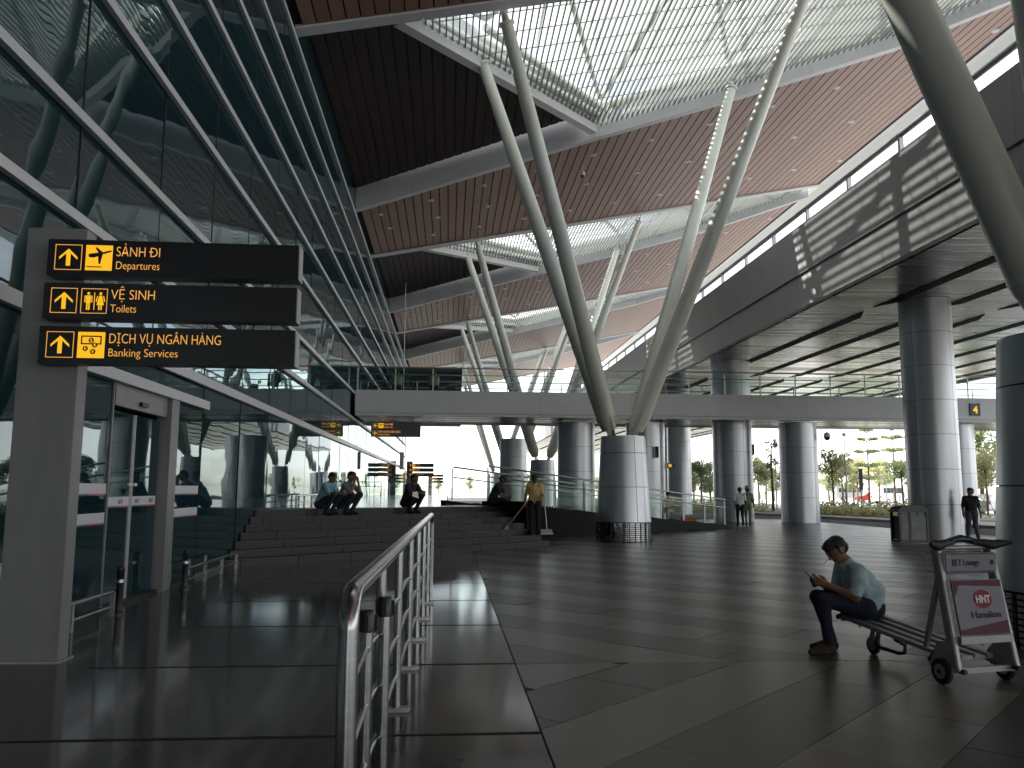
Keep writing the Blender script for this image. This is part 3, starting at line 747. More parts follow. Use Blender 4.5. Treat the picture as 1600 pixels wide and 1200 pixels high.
round_column(6.3, 40.9, .92, 4.83, 'round column behind the tapered base on its left', seam=-60)
round_column(4.4, 56.5, .92, 4.9, 'distant round column seen under the footbridge centre', seam=-60)
round_column(18.5, 70, .9, ZS, 'far round column near the sunlit planting', seam=-60)

# ------------------------------------------------------------------ footbridge
Y0, Y1 = 38.3, 43.6; ZB0, ZB1 = 4.86, 6.04
br = thing('footbridge', (10, 39, ZB0), 'white footbridge crossing from the glass wall under the elevated road', 'bridge')
MB().box((XF + .13, Y0 + .15, ZB0 + .12), (34, Y1 - .15, ZB1 - .02)).build('deck', 'white_panel', br, smooth=False)
n = 9
for i in range(n):
    xa = XF + .12 + (34 - XF) * i / n; xb = XF + .12 + (34 - XF) * (i + 1) / n
    MB().box((xa + .004, Y0, ZB0 + .14), (xb - .004, Y0 + .14, ZB1)).build('fascia_panel', 'white_panel', br, smooth=False)
    MB().box((xa + .004, Y0 + .03, ZB0), (xb - .004, Y0 + .14, ZB0 + .125)).build('fascia_trim', 'white_panel', br, smooth=False)
    MB().box((xa + .004, Y1 - .14, ZB0), (xb - .004, Y1, ZB1)).build('fascia_panel', 'white_panel', br, smooth=False)
MB().box((XF + .13, Y0 + .16, ZB0 + .03), (34, Y1 - .16, ZB0 + .11)).build('soffit', 'soffit_metal', br, smooth=False)
glass_rail('bridge_railing', [(XF + .2, Y0 + .12, ZB1), (33.8, Y0 + .12, ZB1)], 'glass railing on the near edge of the footbridge', h=1.02, post=1.75)
glass_rail('bridge_railing', [(XF + .2, Y1 - .12, ZB1), (33.8, Y1 - .12, ZB1)], 'glass railing on the far edge of the footbridge', h=1.02, post=2.6)
# glass lift box beyond the bridge
lb = thing('glass_lobby', (-2.6, 60, ZB1), 'dark teal glass box beyond the footbridge at the end of the wall', 'glass box')
for i in range(3):
    for j in range(3):
        MB().box((XF + .15 + i * 1.72, 58.0, ZB1 + .4 + j * 1.1), (XF + .15 + i * 1.72 + 1.69, 58.03, ZB1 + .4 + j * 1.1 + 1.06)).build('glass_pane', 'facade_glass', lb, smooth=False)
MB().box((XF + .12, 58.05, ZB1 + .2), (XF + .15 + 3 * 1.72, 64, ZB1 + .38)).build('floor_slab', 'grey_fascia', lb, smooth=False)
MB().box((XF + .12, 58.05, ZB1 + 3.7), (XF + .15 + 3 * 1.72, 64, ZB1 + 3.9)).build('roof_slab', 'interior', lb, smooth=False)
MB().box((XF + .12, 63.9, ZB1 + .4), (XF + .15 + 3 * 1.72, 64.1, ZB1 + 3.7)).build('back_wall', 'interior', lb, smooth=False)
for j in range(4): MB().box((XF + .3, 59.5, ZB1 + .8 + j * .75), (XF + 5, 59.6, ZB1 + .86 + j * .75)).build('rail_bar', 'steel_rough', lb)
# a slim support under it
# number sign on the bridge
ns = thing('number_sign', (25.45, Y0, 5.3), 'small black sign with a yellow number 4 on the footbridge', 'sign')
bd = MB().box((25.1, Y0 - .06, 5.18), (25.62, Y0 - .005, 5.78)).build('board', 'sign_black', ns, bevel=.01)
text('4', .5, (25.24, Y0 - .064, 5.30), (1, 0, 0), (0, 0, 1), 'yellow', bd, width=.25, bold=.012)

# ------------------------------------------------------------------ signs
def arrow(x, z, s, y, par, mt='yellow', rot=0):
    P = [(0, .5), (.5, .02), (.5, -.14), (.12, .22), (.12, -.5), (-.12, -.5), (-.12, .22), (-.5, -.14), (-.5, .02)]
    q = []
    for a, b in P:
        if rot: a, b = -b, a
        q.append((x + a * s, z + b * s))
    n_ = len(q); mb = MB()
    # fan pieces keep the concave outline clean
    def pt(i, yy): return (q[i][0], yy, q[i][1])
    tri = [(0, 8, 6), (8, 7, 6), (0, 6, 3), (0, 3, 1), (1, 3, 2), (6, 5, 4), (6, 4, 3)]
    vs = [pt(i, y) for i in range(n_)]
    mb.add(vs, [t for t in tri] )
    return mb.build('arrow', mt, par, smooth=False)
def frame(x0, z0, x1, z1, y, par, w=.006, mt='yellow_text'):
    mb = MB()
    for a, b in (((x0, z0), (x1, z0 + w)), ((x0, z1 - w), (x1, z1)), ((x0, z0 + w), (x0 + w, z1 - w)), ((x1 - w, z0 + w), (x1, z1 - w))):
        mb.box((a[0], y - .001, a[1]), (b[0], y + .001, b[1]))
    return mb.build('square_frame', mt, par, smooth=False)
def plate(pts, y, par, mt, name='pictogram', d=.0):
    return MB().add([(a, y - d, b) for a, b in pts], [tuple(range(len(pts)))]).build(name, mt, par, smooth=False)
def disc(x, z, r, n=20): return [(x + r * cos(2 * pi * i / n), z + r * sin(2 * pi * i / n)) for i in range(n)]
def plane_icon(x0, z0, s, y, par):
    plate([(x0, z0), (x0 + s, z0), (x0 + s, z0 + s), (x0, z0 + s)], y, par, 'yellow')
    f = lambda L: [(x0 + a * s, z0 + b * s) for a, b in L]
    yy = y - .0015
    plate(f([(.10, .62), (.16, .66), (.28, .56), (.52, .60), (.93, .74), (.97, .77), (.95, .80), (.88, .80), (.55, .70), (.30, .66), (.18, .60)]), yy, par, 'print_black')
    plate(f([(.12, .52), (.30, .50), (.62, .62), (.60, .72), (.25, .62), (.10, .64)]), yy - .0004, par, 'print_black')
    plate(f([(.50, .66), (.66, .70), (.40, .92), (.34, .90)]), yy - .0008, par, 'print_black')
    plate(f([(.46, .58), (.64, .66), (.56, .26), (.50, .24)]), yy - .0012, par, 'print_black')
    plate(f([(.05, .12), (.62, .12), (.62, .16), (.05, .16)]), yy, par, 'print_black')
def wc_icon(x0, z0, s, y, par):
    frame(x0, z0, x0 + s, z0 + s, y, par)
    f = lambda L: [(x0 + a * s, z0 + b * s) for a, b in L]
    plate(disc(x0 + .28 * s, z0 + .80 * s, .055 * s), y, par, 'yellow'); plate(disc(x0 + .74 * s, z0 + .80 * s, .055 * s), y, par, 'yellow')
    for L in ([(.19, .72), (.37, .72), (.37, .42), (.19, .42)], [(.21, .42), (.27, .42), (.27, .14), (.21, .14)], [(.29, .42), (.35, .42), (.35, .14), (.29, .14)],
              [(.13, .70), (.17, .72), (.17, .44), (.13, .44)], [(.39, .72), (.43, .70), (.43, .44), (.39, .44)], [(.49, .84), (.525, .84), (.525, .14), (.49, .14)],
              [(.69, .72), (.79, .72), (.88, .34), (.60, .34)], [(.67, .34), (.725, .34), (.725, .14), (.67, .14)], [(.755, .34), (.81, .34), (.81, .14), (.755, .14)],
              [(.60, .68), (.65, .72), (.60, .46), (.56, .48)], [(.83, .72), (.88, .68), (.92, .48), (.88, .46)]):
        plate(f(L), y, par, 'yellow')
def bank_icon(x0, z0, s, y, par):
    plate([(x0, z0), (x0 + s, z0), (x0 + s, z0 + s), (x0, z0 + s)], y, par, 'yellow')
    f = lambda a, b: (x0 + a * s, z0 + b * s)
    w = .05 * s; yy = y - .0015
    mb = MB(); xa, za = f(.12, .52); xb, zb = f(.88, .86)
    for a, b in (((xa, za), (xb, za + w)), ((xa, zb - w), (xb, zb)), ((xa, za + w), (xa + w, zb - w)), ((xb - w, za + w), (xb, zb - w))):
        mb.box((a[0], yy - .0004, a[1]), (b[0], yy, b[1]))
    mb.build('pictogram', 'print_black', par, smooth=False)
    for (a, b), ch in zip(((.5, .68), (.64, .50), (.30, .36), (.58, .25)), ('$', '€', '₤', '¥')):
        plate(disc(*f(a, b), .10 * s), yy - .001, par, 'print_black')
        text(ch, .16 * s, (f(a, b)[0] - .045 * s, yy - .003, f(a, b)[1] - .055 * s), (1, 0, 0), (0, 0, 1), 'yellow', par)
def sign_board(t, x0, x1, z0, z1, yf, th, icon, head, sub, hw, sw, ad=0):
    b = MB().box((x0, yf, z0), (x1, yf + th, z1)).build('sign_board', 'sign_black', t, bevel=.004)
    MB().box((x1 + .001, yf + .006, z0 + .004), (x1 + .012, yf + th - .006, z1 - .004)).build('end_cap', 'grey_fascia', b)
    s = (z1 - z0) * .70; zc = (z0 + z1) / 2; y = yf - .002
    ax = x0 + .07
    frame(ax, zc - s / 2, ax + s, zc + s / 2, y, b); arrow(ax + s / 2, zc, s * .68, y, b, rot=ad)
    ix = ax + s + .035
    icon(ix, zc - s / 2, s, y, b)
    tx = ix + s + .03
    text(head.replace('Đ', 'D'), .135, (tx, y, zc + .02), (1, 0, 0), (0, 0, 1), 'yellow_text', b, width=hw, bold=-.0016)
    if 'Đ' in head and head.endswith('ĐI'): MB().box((tx + hw * .765, y - .0035, zc + .062), (tx + hw * .855, y - .0022, zc + .074)).build('lettering', 'yellow_text', b, smooth=False)
    text(sub, .11, (tx, y, zc - .105), (1, 0, 0), (0, 0, 1), 'yellow_text', b, width=sw, bold=-.0014)
    return b
py = thing('sign_pylon', (-3.8, 8.25, 0), 'grey post carrying three black airport direction boards on the left', 'sign')
MB().box((-4.09, 8.14, 0), (-3.535, 8.36, 4.08)).build('post', 'pylon', py, bevel=.006)
MB().box((-4.13, 8.10, 0), (-3.50, 8.40, .012)).build('base_plate', 'steel_rough', py)
sign_board(py, -3.80, -1.47, 3.568, 3.918, 7.95, .185, plane_icon, 'SẢNH ĐI', 'Departures', .40, .40)
sign_board(py, -3.81, -1.475, 3.155, 3.497, 7.95, .185, wc_icon, 'VỆ SINH', 'Toilets', .40, .235)
sign_board(py, -3.82, -1.475, 2.73, 3.082, 7.95, .185, bank_icon, 'DỊCH VỤ NGÂN HÀNG', 'Banking Services', 1.02, .63)
# far pylon (same kind) on the upper floor
def far_pylon(x, y, z, label, flip=1, w=2.35):
    t = thing('sign_pylon', (x, y, z), label, 'sign')
    MB().box((x - .28, y, z), (x + .28, y + .22, z + 4.0)).build('post', 'pylon', t)
    for i, (h_, s_) in enumerate((('SẢNH ĐẾN', 'Arrivals'), ('VỆ SINH', 'Toilets'), ('DỊCH VỤ NGÂN HÀNG', 'Banking Services'))):
        sign_board(t, x - .1, x - .1 + w, z + 3.45 - i * .44, z + 3.80 - i * .44, y - .19, .185, wc_icon if i == 1 else plane_icon if i == 0 else bank_icon, h_, s_, .45 + .4 * (i == 2), .4)
far_pylon(-3.62, 79, .05, 'distant sign pylon with three boards beyond the upper floor')
far_pylon(-2.6, 122, -.3, 'smaller and farther sign pylon behind the squatting man in navy', w=2.0)
hs = thing('hanging_sign', (-2.55, 40.5, 4.05), 'black two-line direction sign hanging under the footbridge', 'sign')
hb = MB().box((-3.75, 40.5, 4.02), (-1.36, 40.62, 4.74)).build('sign_board', 'sign_black', hs, bevel=.006)
for zc, hd, sb, ic in ((4.56, 'SẢNH ĐI', 'Departures', True), (4.20, 'VĂN PHÒNG ĐẠI DIỆN', 'Airline Offices', False)):
    frame(-3.66, zc - .12, -3.42, zc + .12, 40.498, hb); arrow(-3.54, zc, .17, 40.498, hb, rot=1)
    tx = -3.39
    if ic: plane_icon(-3.39, zc - .12, .24, 40.498, hb); tx = -3.12
    text(hd, .13, (tx, 40.497, zc + .02), (1, 0, 0), (0, 0, 1), 'yellow_text', hb, width=.42 if ic else 1.05); text(sb, .10, (tx, 40.497, zc - .10), (1, 0, 0), (0, 0, 1), 'yellow_text', hb, width=.42 if ic else .55)
for xx in (-3.4, -1.7): MB().tube([(xx, 40.56, 4.74), (xx, 40.56, 4.90)], .02, 8).build('hanger', 'steel_rough', hs)
bx_ = thing('hanging_speaker', (-3.0, 54, 2.75), 'small dark box on a pole above the distant signs', 'speaker')
MB().box((-3.12, 54, 2.75), (-2.86, 54.2, 3.85)).build('case', 'grey_fascia', bx_, bevel=.01)
MB().tube([(-2.98, 54.1, 3.85), (-2.98, 54.1, 15)], .02, 8).build('drop_rod', 'steel_rough', bx_)

# ------------------------------------------------------------------ steel barrier fence and belt posts
FA, FB = V(-.39, 3.48, 0), V(-.25, 13.3, 0); FH = 1.17
fe = thing('steel_barrier', (-.3, 8, 0), 'long stainless steel barrier with rounded handrail running down the middle', 'barrier')
d = (FB - FA) / np.linalg.norm(FB - FA)
top = lambda q, z=FH: FA + d * q + V(0, 0, z)
L = np.linalg.norm(FB - FA)
pts = [FA + V(0, 0, .0), FA + V(0, 0, FH - .14)] + [FA + d * (.14 - .14 * cos(a)) + V(0, 0, FH - .14 + .14 * sin(a)) for a in np.linspace(.2, pi / 2, 6)]
pts += [top(L - .14)] + [FA + d * (L - .14 + .14 * sin(a)) + V(0, 0, FH - .14 + .14 * cos(a)) for a in np.linspace(.2, pi / 2, 6)] + [FB]
MB().tube(pts, .041, 18).build('handrail', 'steel', fe)
npost = 7
for i in range(1, npost):
    q = L * i / npost; p = FA + d * q
    MB().tube([p, p + V(0, 0, FH - .03)], .030, 14).build('post', 'steel', fe)
    if True:
        MB().box((p[0] - .10, p[1] - .045, 0), (p[0] + .10, p[1] + .045, .03)).build('foot', 'steel_rough', fe, bevel=.008)
for i in range(npost):
    for z in (.25, .52, .79):
        q0, q1 = L * i / npost, L * (i + 1) / npost
        arc = [FA + d * (q0 + (q1 - q0) * u) + V(.0, 0, z + .035 * sin(pi * u)) for u in np.linspace(.02, .98, 9)]
        MB().tube(arc, .017, 10).build('cross_rail', 'steel', fe)
for (xx, yy, lab) in ((-.335, 4.72, 'black-topped belt post just behind the near end of the steel barrier'), (-.385, 4.22, 'black-topped belt post closest to the camera beside the barrier')):
    t = thing('belt_post', (xx, yy, 0), lab, 'post', 'retractable belt posts')
    MB().lathe([(.0, .0), (.165, .0), (.165, .012), (.12, .03), (.03, .045)], (xx, yy, 0), 28, caps=False).build('base', 'steel_rough', t)
    MB().tube([(xx, yy, .04), (xx, yy, .93)], .031, 18).build('pole', 'steel', t)
    MB().lathe([(.036, .90), (.041, .905), (.041, .99), (.034, 1.005), (.0, 1.007)], (xx, yy, 0), 20, caps=False).build('head', 'black', t)
    for a in (0, pi / 2, pi, 3 * pi / 2):
        cx_, cy_ = xx + .042 * cos(a), yy + .042 * sin(a)
        MB().box((cx_ - .010, cy_ - .010, .905), (cx_ + .010, cy_ + .010, .985)).build('belt_slot', 'black_soft', t)

# ------------------------------------------------------------------ luggage trolley
def wheel(mb_parent, c, r, w, ax):
    c = V(*c); ax = V(*ax)
    t = MB().tube([c - ax * w / 2, c - ax * w * .3, c + ax * w * .3, c + ax * w / 2], [r * .88, r, r, r * .88], 26).build('wheel', 'rubber', mb_parent)
    MB().tube([c - ax * (w / 2 + .004), c + ax * (w / 2 + .004)], r * .58, 20).build('hub', 'steel_rough', t)
    MB().tube([c - ax * (w / 2 + .014), c + ax * (w / 2 + .014)], r * .16, 10).build('axle', 'black', t)
def trolley(label):
    # local frame: +y = front (low platform), x across, handle at -y; origin under the rear axle
    t = thing('luggage_trolley', (0, 0, 0), label, 'trolley', 'luggage trolleys')
    # platform rails
    for x0 in (-.2, -.07, .07, .2):
        MB().bar((x0, .02, .20), (x0, 1.42, .345), .07, .035).build('platform_rail', 'alu_light', t, bevel=.006)
    for f in (.06, .55, 1.35):
        MB().bar((-.25, f, .185 + .102 * f), (.25, f, .185 + .102 * f), .05, .03).build('cross_bar', 'alu_light', t)
    MB().tube([(-.26, 1.40, .34), (-.14, 1.5, .345), (.14, 1.5, .345), (.26, 1.40, .34)], .024, 10).build('front_bumper', 'black_soft', t)
    # front wheel with fork, black brake bow
    wheel(t, (0, 1.22, .085), .085, .045, (1, 0, 0))
    for sx in (-.035, .035): MB().bar((sx, 1.22, .085), (sx, 1.16, .28), .008, .06, up=(0, 1, 0)).build('fork', 'steel_rough', t)
    MB().tube([(-.06, 1.33, .24), (-.06, 1.33, .27), (.06, 1.33, .27)], .016, 8).build('fork_cap', 'lamp_white', t)
    MB().tube([(0, 1.12, .08), (0, .88, .07), (0, .80, .09), (0, .79, .16), (0, .92, .19)], .018, 8).build('stop_bow', 'black', t)
    # rear wheels, side plates, uprights
    for sx in (-1, 1):
        wheel(t, (sx * .33, .0, .105), .105, .05, (1, 0, 0))
        x0 = sx * .30
        MB().hexa([(x0 - .022, -.14, .11), (x0 + .022, -.14, .11), (x0 + .022, .16, .13), (x0 - .022, .16, .13)][::1], [(x0 - .022, -.10, .36), (x0 + .022, -.10, .36), (x0 + .022, .05, .34), (x0 - .022, .05, .34)]).build('side_plate', 'alu_light', t, bevel=.004)
        MB().bar((x0, -.13, .12), (x0 * .93, .05, 1.10), .05, .085, up=(0, 1, 0)).build('upright', 'alu_light', t, bevel=.008)
        MB().bar((x0, .20, .26), (x0 * .96, .03, .86), .03, .04, up=(0, 1, 0)).build('brace', 'alu_light', t)
        MB().tube([(x0 - sx * .02, -.20, .13), (x0 + sx * .01, .12, .13)], .022, 8).build('plate_bumper', 'black_soft', t)
        MB().tube([(x0, .17, .16), (x0, .10, .25), (x0, .02, .29), (x0, -.10, .285)], .016, 8).build('corner_guard', 'black_soft', t)
        # padded brake handle
        MB().tube([(sx * .10, .04, 1.155), (sx * .20, .025, 1.15), (sx * .29, .01, 1.13), (sx * .36, -.01, 1.145), (sx * .43, -.06, 1.155)], [.018, .034, .044, .034, .014], 12).build('grip', 'black_soft', t)
    MB().tube([(-.3, .05, 1.11), (.3, .05, 1.11)], .022, 10).build('handle_tube', 'alu_light', t)
    MB().tube([(-.14, .06, 1.165), (.02, .08, 1.185), (.2, .06, 1.155)], [.022, .035, .02], 10).build('brake_bar', 'black', t)
    # small basket with printed front
    bk_ = MB()
    for z in (.905, 1.065): 
        bk_.tube([(-.27, -.02, z), (.27, -.02, z), (.27, .17, z), (-.27, .17, z), (-.27, -.02, z)], .007, 6)
    for i in range(10): 
        xx = -.27 + .06 * i; bk_.tube([(xx, -.02, .905), (xx, .17, .905), (xx, .17, 1.065)], .004, 5)
    bk_.build('basket', 'steel_rough', t)
    tp_ = MB().box((-.265, -.042, .92), (.265, -.032, 1.06)).build('top_panel', 'ad_white', t)
    MB().box((-.20, -.0455, .965), (-.155, -.0425, 1.02)).build('logo', 'ad_ink', tp_)
    text('T Lounge', .075, (-.14, -.0445, .967), (1, 0, 0), (0, 0, 1), 'ad_ink', tp_, width=.22)
    MB().box((.20, -.0455, .97), (.235, -.0425, 1.01)).build('logo', 'ad_ink', tp_)
    # advertising panel
    ap = MB().add([(-.255, -.155, .41), (.255, -.155, .41), (.255, -.075, .85), (-.255, -.075, .85), (-.255, -.135, .41), (.255, -.135, .41), (.255, -.055, .85), (-.255, -.055, .85)],
                  [(0, 1, 2, 3), (7, 6, 5, 4), (1, 5, 6, 2), (4, 0, 3, 7), (3, 2, 6, 7), (4, 5, 1, 0)]).build('ad_panel', 'ad_white', t)
    fy = lambda z: -.155 + (z - .41) / .44 * .08 - .0025
    def ap_poly(P, mt_, dd=.0): return MB().add([(a, fy(b + .11) - dd, b + .11) for a, b in P], [tuple(range(len(P)))]).build('print', mt_, ap, smooth=False)
    ap_poly([(-.25, .305), (.25, .305), (.25, .41), (-.25, .345)], 'ad_purple'); ap_poly([(-.25, .735), (-.25, .60), (-.19, .70), (.25, .68), (.25, .735)], 'ad_purple')
    ap_poly([(.03 + .095 * cos(a), .585 + .075 * sin(a)) for a in np.linspace(0, 2 * pi, 25)[:-1]], 'ad_red', .001)
    uz = V(0, .08, .44); uz /= np.linalg.norm(uz)
    text('HNT', .085, (-.045, fy(.665) - .003, .665), (1, 0, 0), tuple(uz), 'white_film', ap, width=.15, bold=.003)
    text('Hanalinn', .08, (-.12, fy(.545) - .003, .545), (1, 0, 0), tuple(uz), 'ad_ink', ap, width=.30)
    MB().box((-.27, -.165, .345), (.27, -.125, .405)).build('panel_foot', 'alu_light', t)
    MB().bar((-.34, -.10, .125), (.34, -.10, .125), .05, .045).build('rear_bar', 'alu_light', t)
    return t
tr1 = trolley('luggage trolley with an advertising panel under the sitting man')
tr1.location = (4.45, 6.95, 0); tr1.rotation_euler = (0, 0, radians(12))

# ------------------------------------------------------------------ litter bin
bn = thing('litter_bin', (14.6, 25.4, 0), 'black-framed steel twin litter bin next to the tall round column', 'bin')
bx0, bx1, by0, by1 = 13.95, 14.90, 25.1, 25.65
for a in (bx0, bx0 + .32, bx1 - .07):
    MB().box((a, by0, 0), (a + .07, by0 + .07, .98)).build('frame_post', 'black', bn)
    MB().box((a, by1 - .07, 0), (a + .07, by1, .98)).build('frame_post', 'black', bn)
MB().box((bx0, by0 + .01, .0), (bx1, by1 - .01, .06)).build('base', 'black', bn)
MB().box((bx0 + .075, by0 + .02, .07), (bx0 + .315, by1 - .02, .80)).build('panel', 'bin_steel', bn); MB().box((bx0 + .395, by0 + .02, .07), (bx1 - .075, by1 - .02, .80)).build('panel', 'bin_steel', bn)
cap = [(bx0 - .02, .95), (bx0 + .08, 1.06), (bx0 + .3, 1.13), (bx1 - .3, 1.13), (bx1 - .08, 1.06), (bx1 + .02, .95), (bx1 + .02, .92), (bx0 - .02, .92)]
MB().add([(a, by0 - .02, b) for a, b in cap] + [(a, by1 + .02, b) for a, b in cap], [tuple(range(8))] + [tuple(range(15, 7, -1))] + [(i, 8 + i, 8 + (i + 1) % 8, (i + 1) % 8) for i in range(8)]).build('hood', 'black', bn)
for a0, a1 in ((bx0 + .09, bx0 + .30), (bx0 + .42, bx0 + .62), (bx0 + .66, bx1 - .09)):
    MB().box((a0, by0 + .05, .805), (a1, by0 + .06, .915)).build('opening', 'bin_steel', bn)

# ------------------------------------------------------------------ small fittings
def dome_cam(p, label, hang=.35):
    t = thing('dome_camera', p, label, 'camera', 'surveillance dome cameras')
    x_, y_, z_ = p
    MB().tube([(x_, y_, z_ + hang), (x_, y_, z_ + .12)], .02, 8).build('drop_tube', 'lamp_white', t)
    MB().lathe([(.03, .14), (.09, .12), (.115, .0), (.115, -.04)], p, 20).build('housing', 'lamp_white', t)
    MB().lathe([(.105, -.04), (.10, -.09), (.07, -.14), (.0, -.165)], p, 20, caps=False).build('dome', 'car_glass', t)
def wall_cam(p, side, label):
    x_, y_, z_ = p; t = thing('dome_camera', p, label, 'camera', 'surveillance dome cameras')
    MB().tube([(x_ - .42, y_, z_ + .35), (x_, y_, z_ + .35), (x_, y_, z_ + .14)], .028, 8).build('arm', 'lamp_white', t)
    MB().lathe([(.03, .18), (.13, .14), (.16, .0), (.16, -.06)], p, 20).build('housing', 'lamp_white', t)
    MB().lathe([(.15, -.06), (.14, -.14), (.1, -.2), (.0, -.23)], p, 20, caps=False).build('dome', 'car_glass', t)
dome_cam((5.9, 36.0, hroof(5.9) - .45), 'white dome camera hanging from the timber ceiling', .5)
wall_cam((18.35, 39.2, 4.2), 1, 'upper dome camera on an arm at the column right of the couple')
wall_cam((18.25, 40.4, 3.75), 1, 'lower dome camera at the column right of the couple')
for p, lab in (((13.95 + 1.06, 40.3, 3.55), 'small black speaker on the column behind the couple'), ((10.0, 39.55, 3.35), 'small black speaker on the column behind the tapered base')):
    t = thing('speaker_box', p, lab, 'speaker'); MB().box((p[0] - .08, p[1] - .1, p[2] - .27), (p[0] + .08, p[1] + .02, p[2] + .27)).build('case', 'black', t, bevel=.01)
    MB().box((p[0] - .06, p[1] - .108, p[2] - .24), (p[0] + .06, p[1] - .102, p[2] + .24)).build('grille', 'black_soft', t)
es = thing('small_sign', (11.2, 43, 2.6), 'tiny black sign with yellow symbol beside the column near the ramp', 'sign')
MB().box((10.75, 40.55, 2.62), (11.15, 40.6, 2.86)).build('board', 'sign_black', es); MB().box((10.83, 40.543, 2.67), (11.0, 40.548, 2.81)).build('symbol', 'yellow_text', es)
bp0 = V(*sn(16.3, 3.6)); fe2 = thing('orange_box', (bp0[0], bp0[1], .13), 'orange box standing on the ramp behind the railing', 'box')
MB().box((bp0[0] - .28, bp0[1] - .18, .13), (bp0[0] + .28, bp0[1] + .18, .40)).build('case', 'orange_plastic', fe2, bevel=.02)
MB().box((bp0[0] - .30, bp0[1] - .20, .402), (bp0[0] + .30, bp0[1] + .20, .45)).build('lid', 'orange_plastic', fe2, bevel=.01)

# ------------------------------------------------------------------ people (one continuous surface from smooth-blended capsules)
def surface_nets(D, org, h):
    ins = D < 0
    nx, ny, nz = D.shape
    c = [(i, j, k) for i in (0, 1) for j in (0, 1) for k in (0, 1)]
    cs = sum(ins[i:nx - 1 + i, j:ny - 1 + j, k:nz - 1 + k].astype(np.int8) for i, j, k in c)
    act = (cs > 0) & (cs < 8)
    idx = -np.ones(act.shape, int); A = np.argwhere(act); idx[act] = np.arange(len(A))
    pos = np.zeros((len(A), 3)); cnt = np.zeros(len(A))
    for a in range(8):
        for b in range(a + 1, 8):
            ca, cb = np.array(c[a]), np.array(c[b])
            if np.abs(ca - cb).sum() != 1: continue
            da = D[tuple((A + ca).T)]; db = D[tuple((A + cb).T)]
            m_ = (da < 0) != (db < 0); t = np.where(m_, da / (da - db + 1e-12), 0)[:, None]
            pos += np.where(m_[:, None], ca + t * (cb - ca), 0); cnt += m_
    vs = (A + pos / cnt[:, None]) * h + org
    F = []
    for ax in range(3):
        e = [0, 0, 0]; e[ax] = 1
        s0 = ins[:nx - e[0], :ny - e[1], :nz - e[2]]; s1 = ins[e[0]:, e[1]:, e[2]:]
        E_ = np.argwhere(s0 != s1); b, d_ = [(1, 2), (2, 0), (0, 1)][ax]
        E_ = E_[(E_[:, b] > 0) & (E_[:, d_] > 0)]
        fl_ = s0[tuple(E_.T)]
        ob = np.zeros(3, int); ob[b] = 1; od = np.zeros(3, int); od[d_] = 1
        q = [idx[tuple((E_ - ob - od).T)], idx[tuple((E_ - od).T)], idx[tuple(E_.T)], idx[tuple((E_ - ob).T)]]
        Q = np.stack(q, 1); Q[~fl_] = Q[~fl_][:, ::-1]; F.append(Q)
    return vs, np.concatenate(F)
def blend_mesh(prims, h, k=.028):
    """prims: (p0, r0, p1, r1, material index[, k])"""
    lo = np.min([np.minimum(V(*p[0]) - p[1], V(*p[2]) - p[3]) for p in prims], 0) - .06
    hi = np.max([np.maximum(V(*p[0]) + p[1], V(*p[2]) + p[3]) for p in prims], 0) + .06
    n = np.ceil((hi - lo) / h).astype(int) + 1
    D = np.full(n, .2); B = np.full(n, 9.); Lb = np.zeros(n, np.int16)
    for p in prims:
        a, ra, b, rb, mi = V(*p[0]), p[1], V(*p[2]), p[3], p[4]; kk = p[5] if len(p) > 5 else k
        pad = max(ra, rb) + kk + .05
        i0 = np.maximum(0, np.floor((np.minimum(a, b) - pad - lo) / h).astype(int)); i1 = np.minimum(n, np.ceil((np.maximum(a, b) + pad - lo) / h).astype(int) + 1)
        g = np.stack(np.meshgrid(*[lo[i] + h * np.arange(i0[i], i1[i]) for i in range(3)], indexing='ij'), -1)
        ab = b - a; l2 = max(1e-9, ab @ ab); t = np.clip(((g - a) @ ab) / l2, 0, 1)
        d_ = np.linalg.norm(g - a - t[..., None] * ab, axis=-1) - (ra + (rb - ra) * t)
        sl_ = tuple(slice(i0[i], i1[i]) for i in range(3)); o = D[sl_]
        hh = np.clip(.5 + .5 * (o - d_) / kk, 0, 1); D[sl_] = o + (d_ - o) * hh - kk * hh * (1 - hh)
        m_ = d_ < B[sl_]; Lb[sl_] = np.where(m_, mi, Lb[sl_]); B[sl_] = np.where(m_, d_, B[sl_])
    vs, F = surface_nets(D, lo, h)
    fc = vs[F].mean(1); ii = np.clip(np.rint((fc - lo) / h).astype(int), 0, n - 1)
    return vs, F, Lb[tuple(ii.T)]
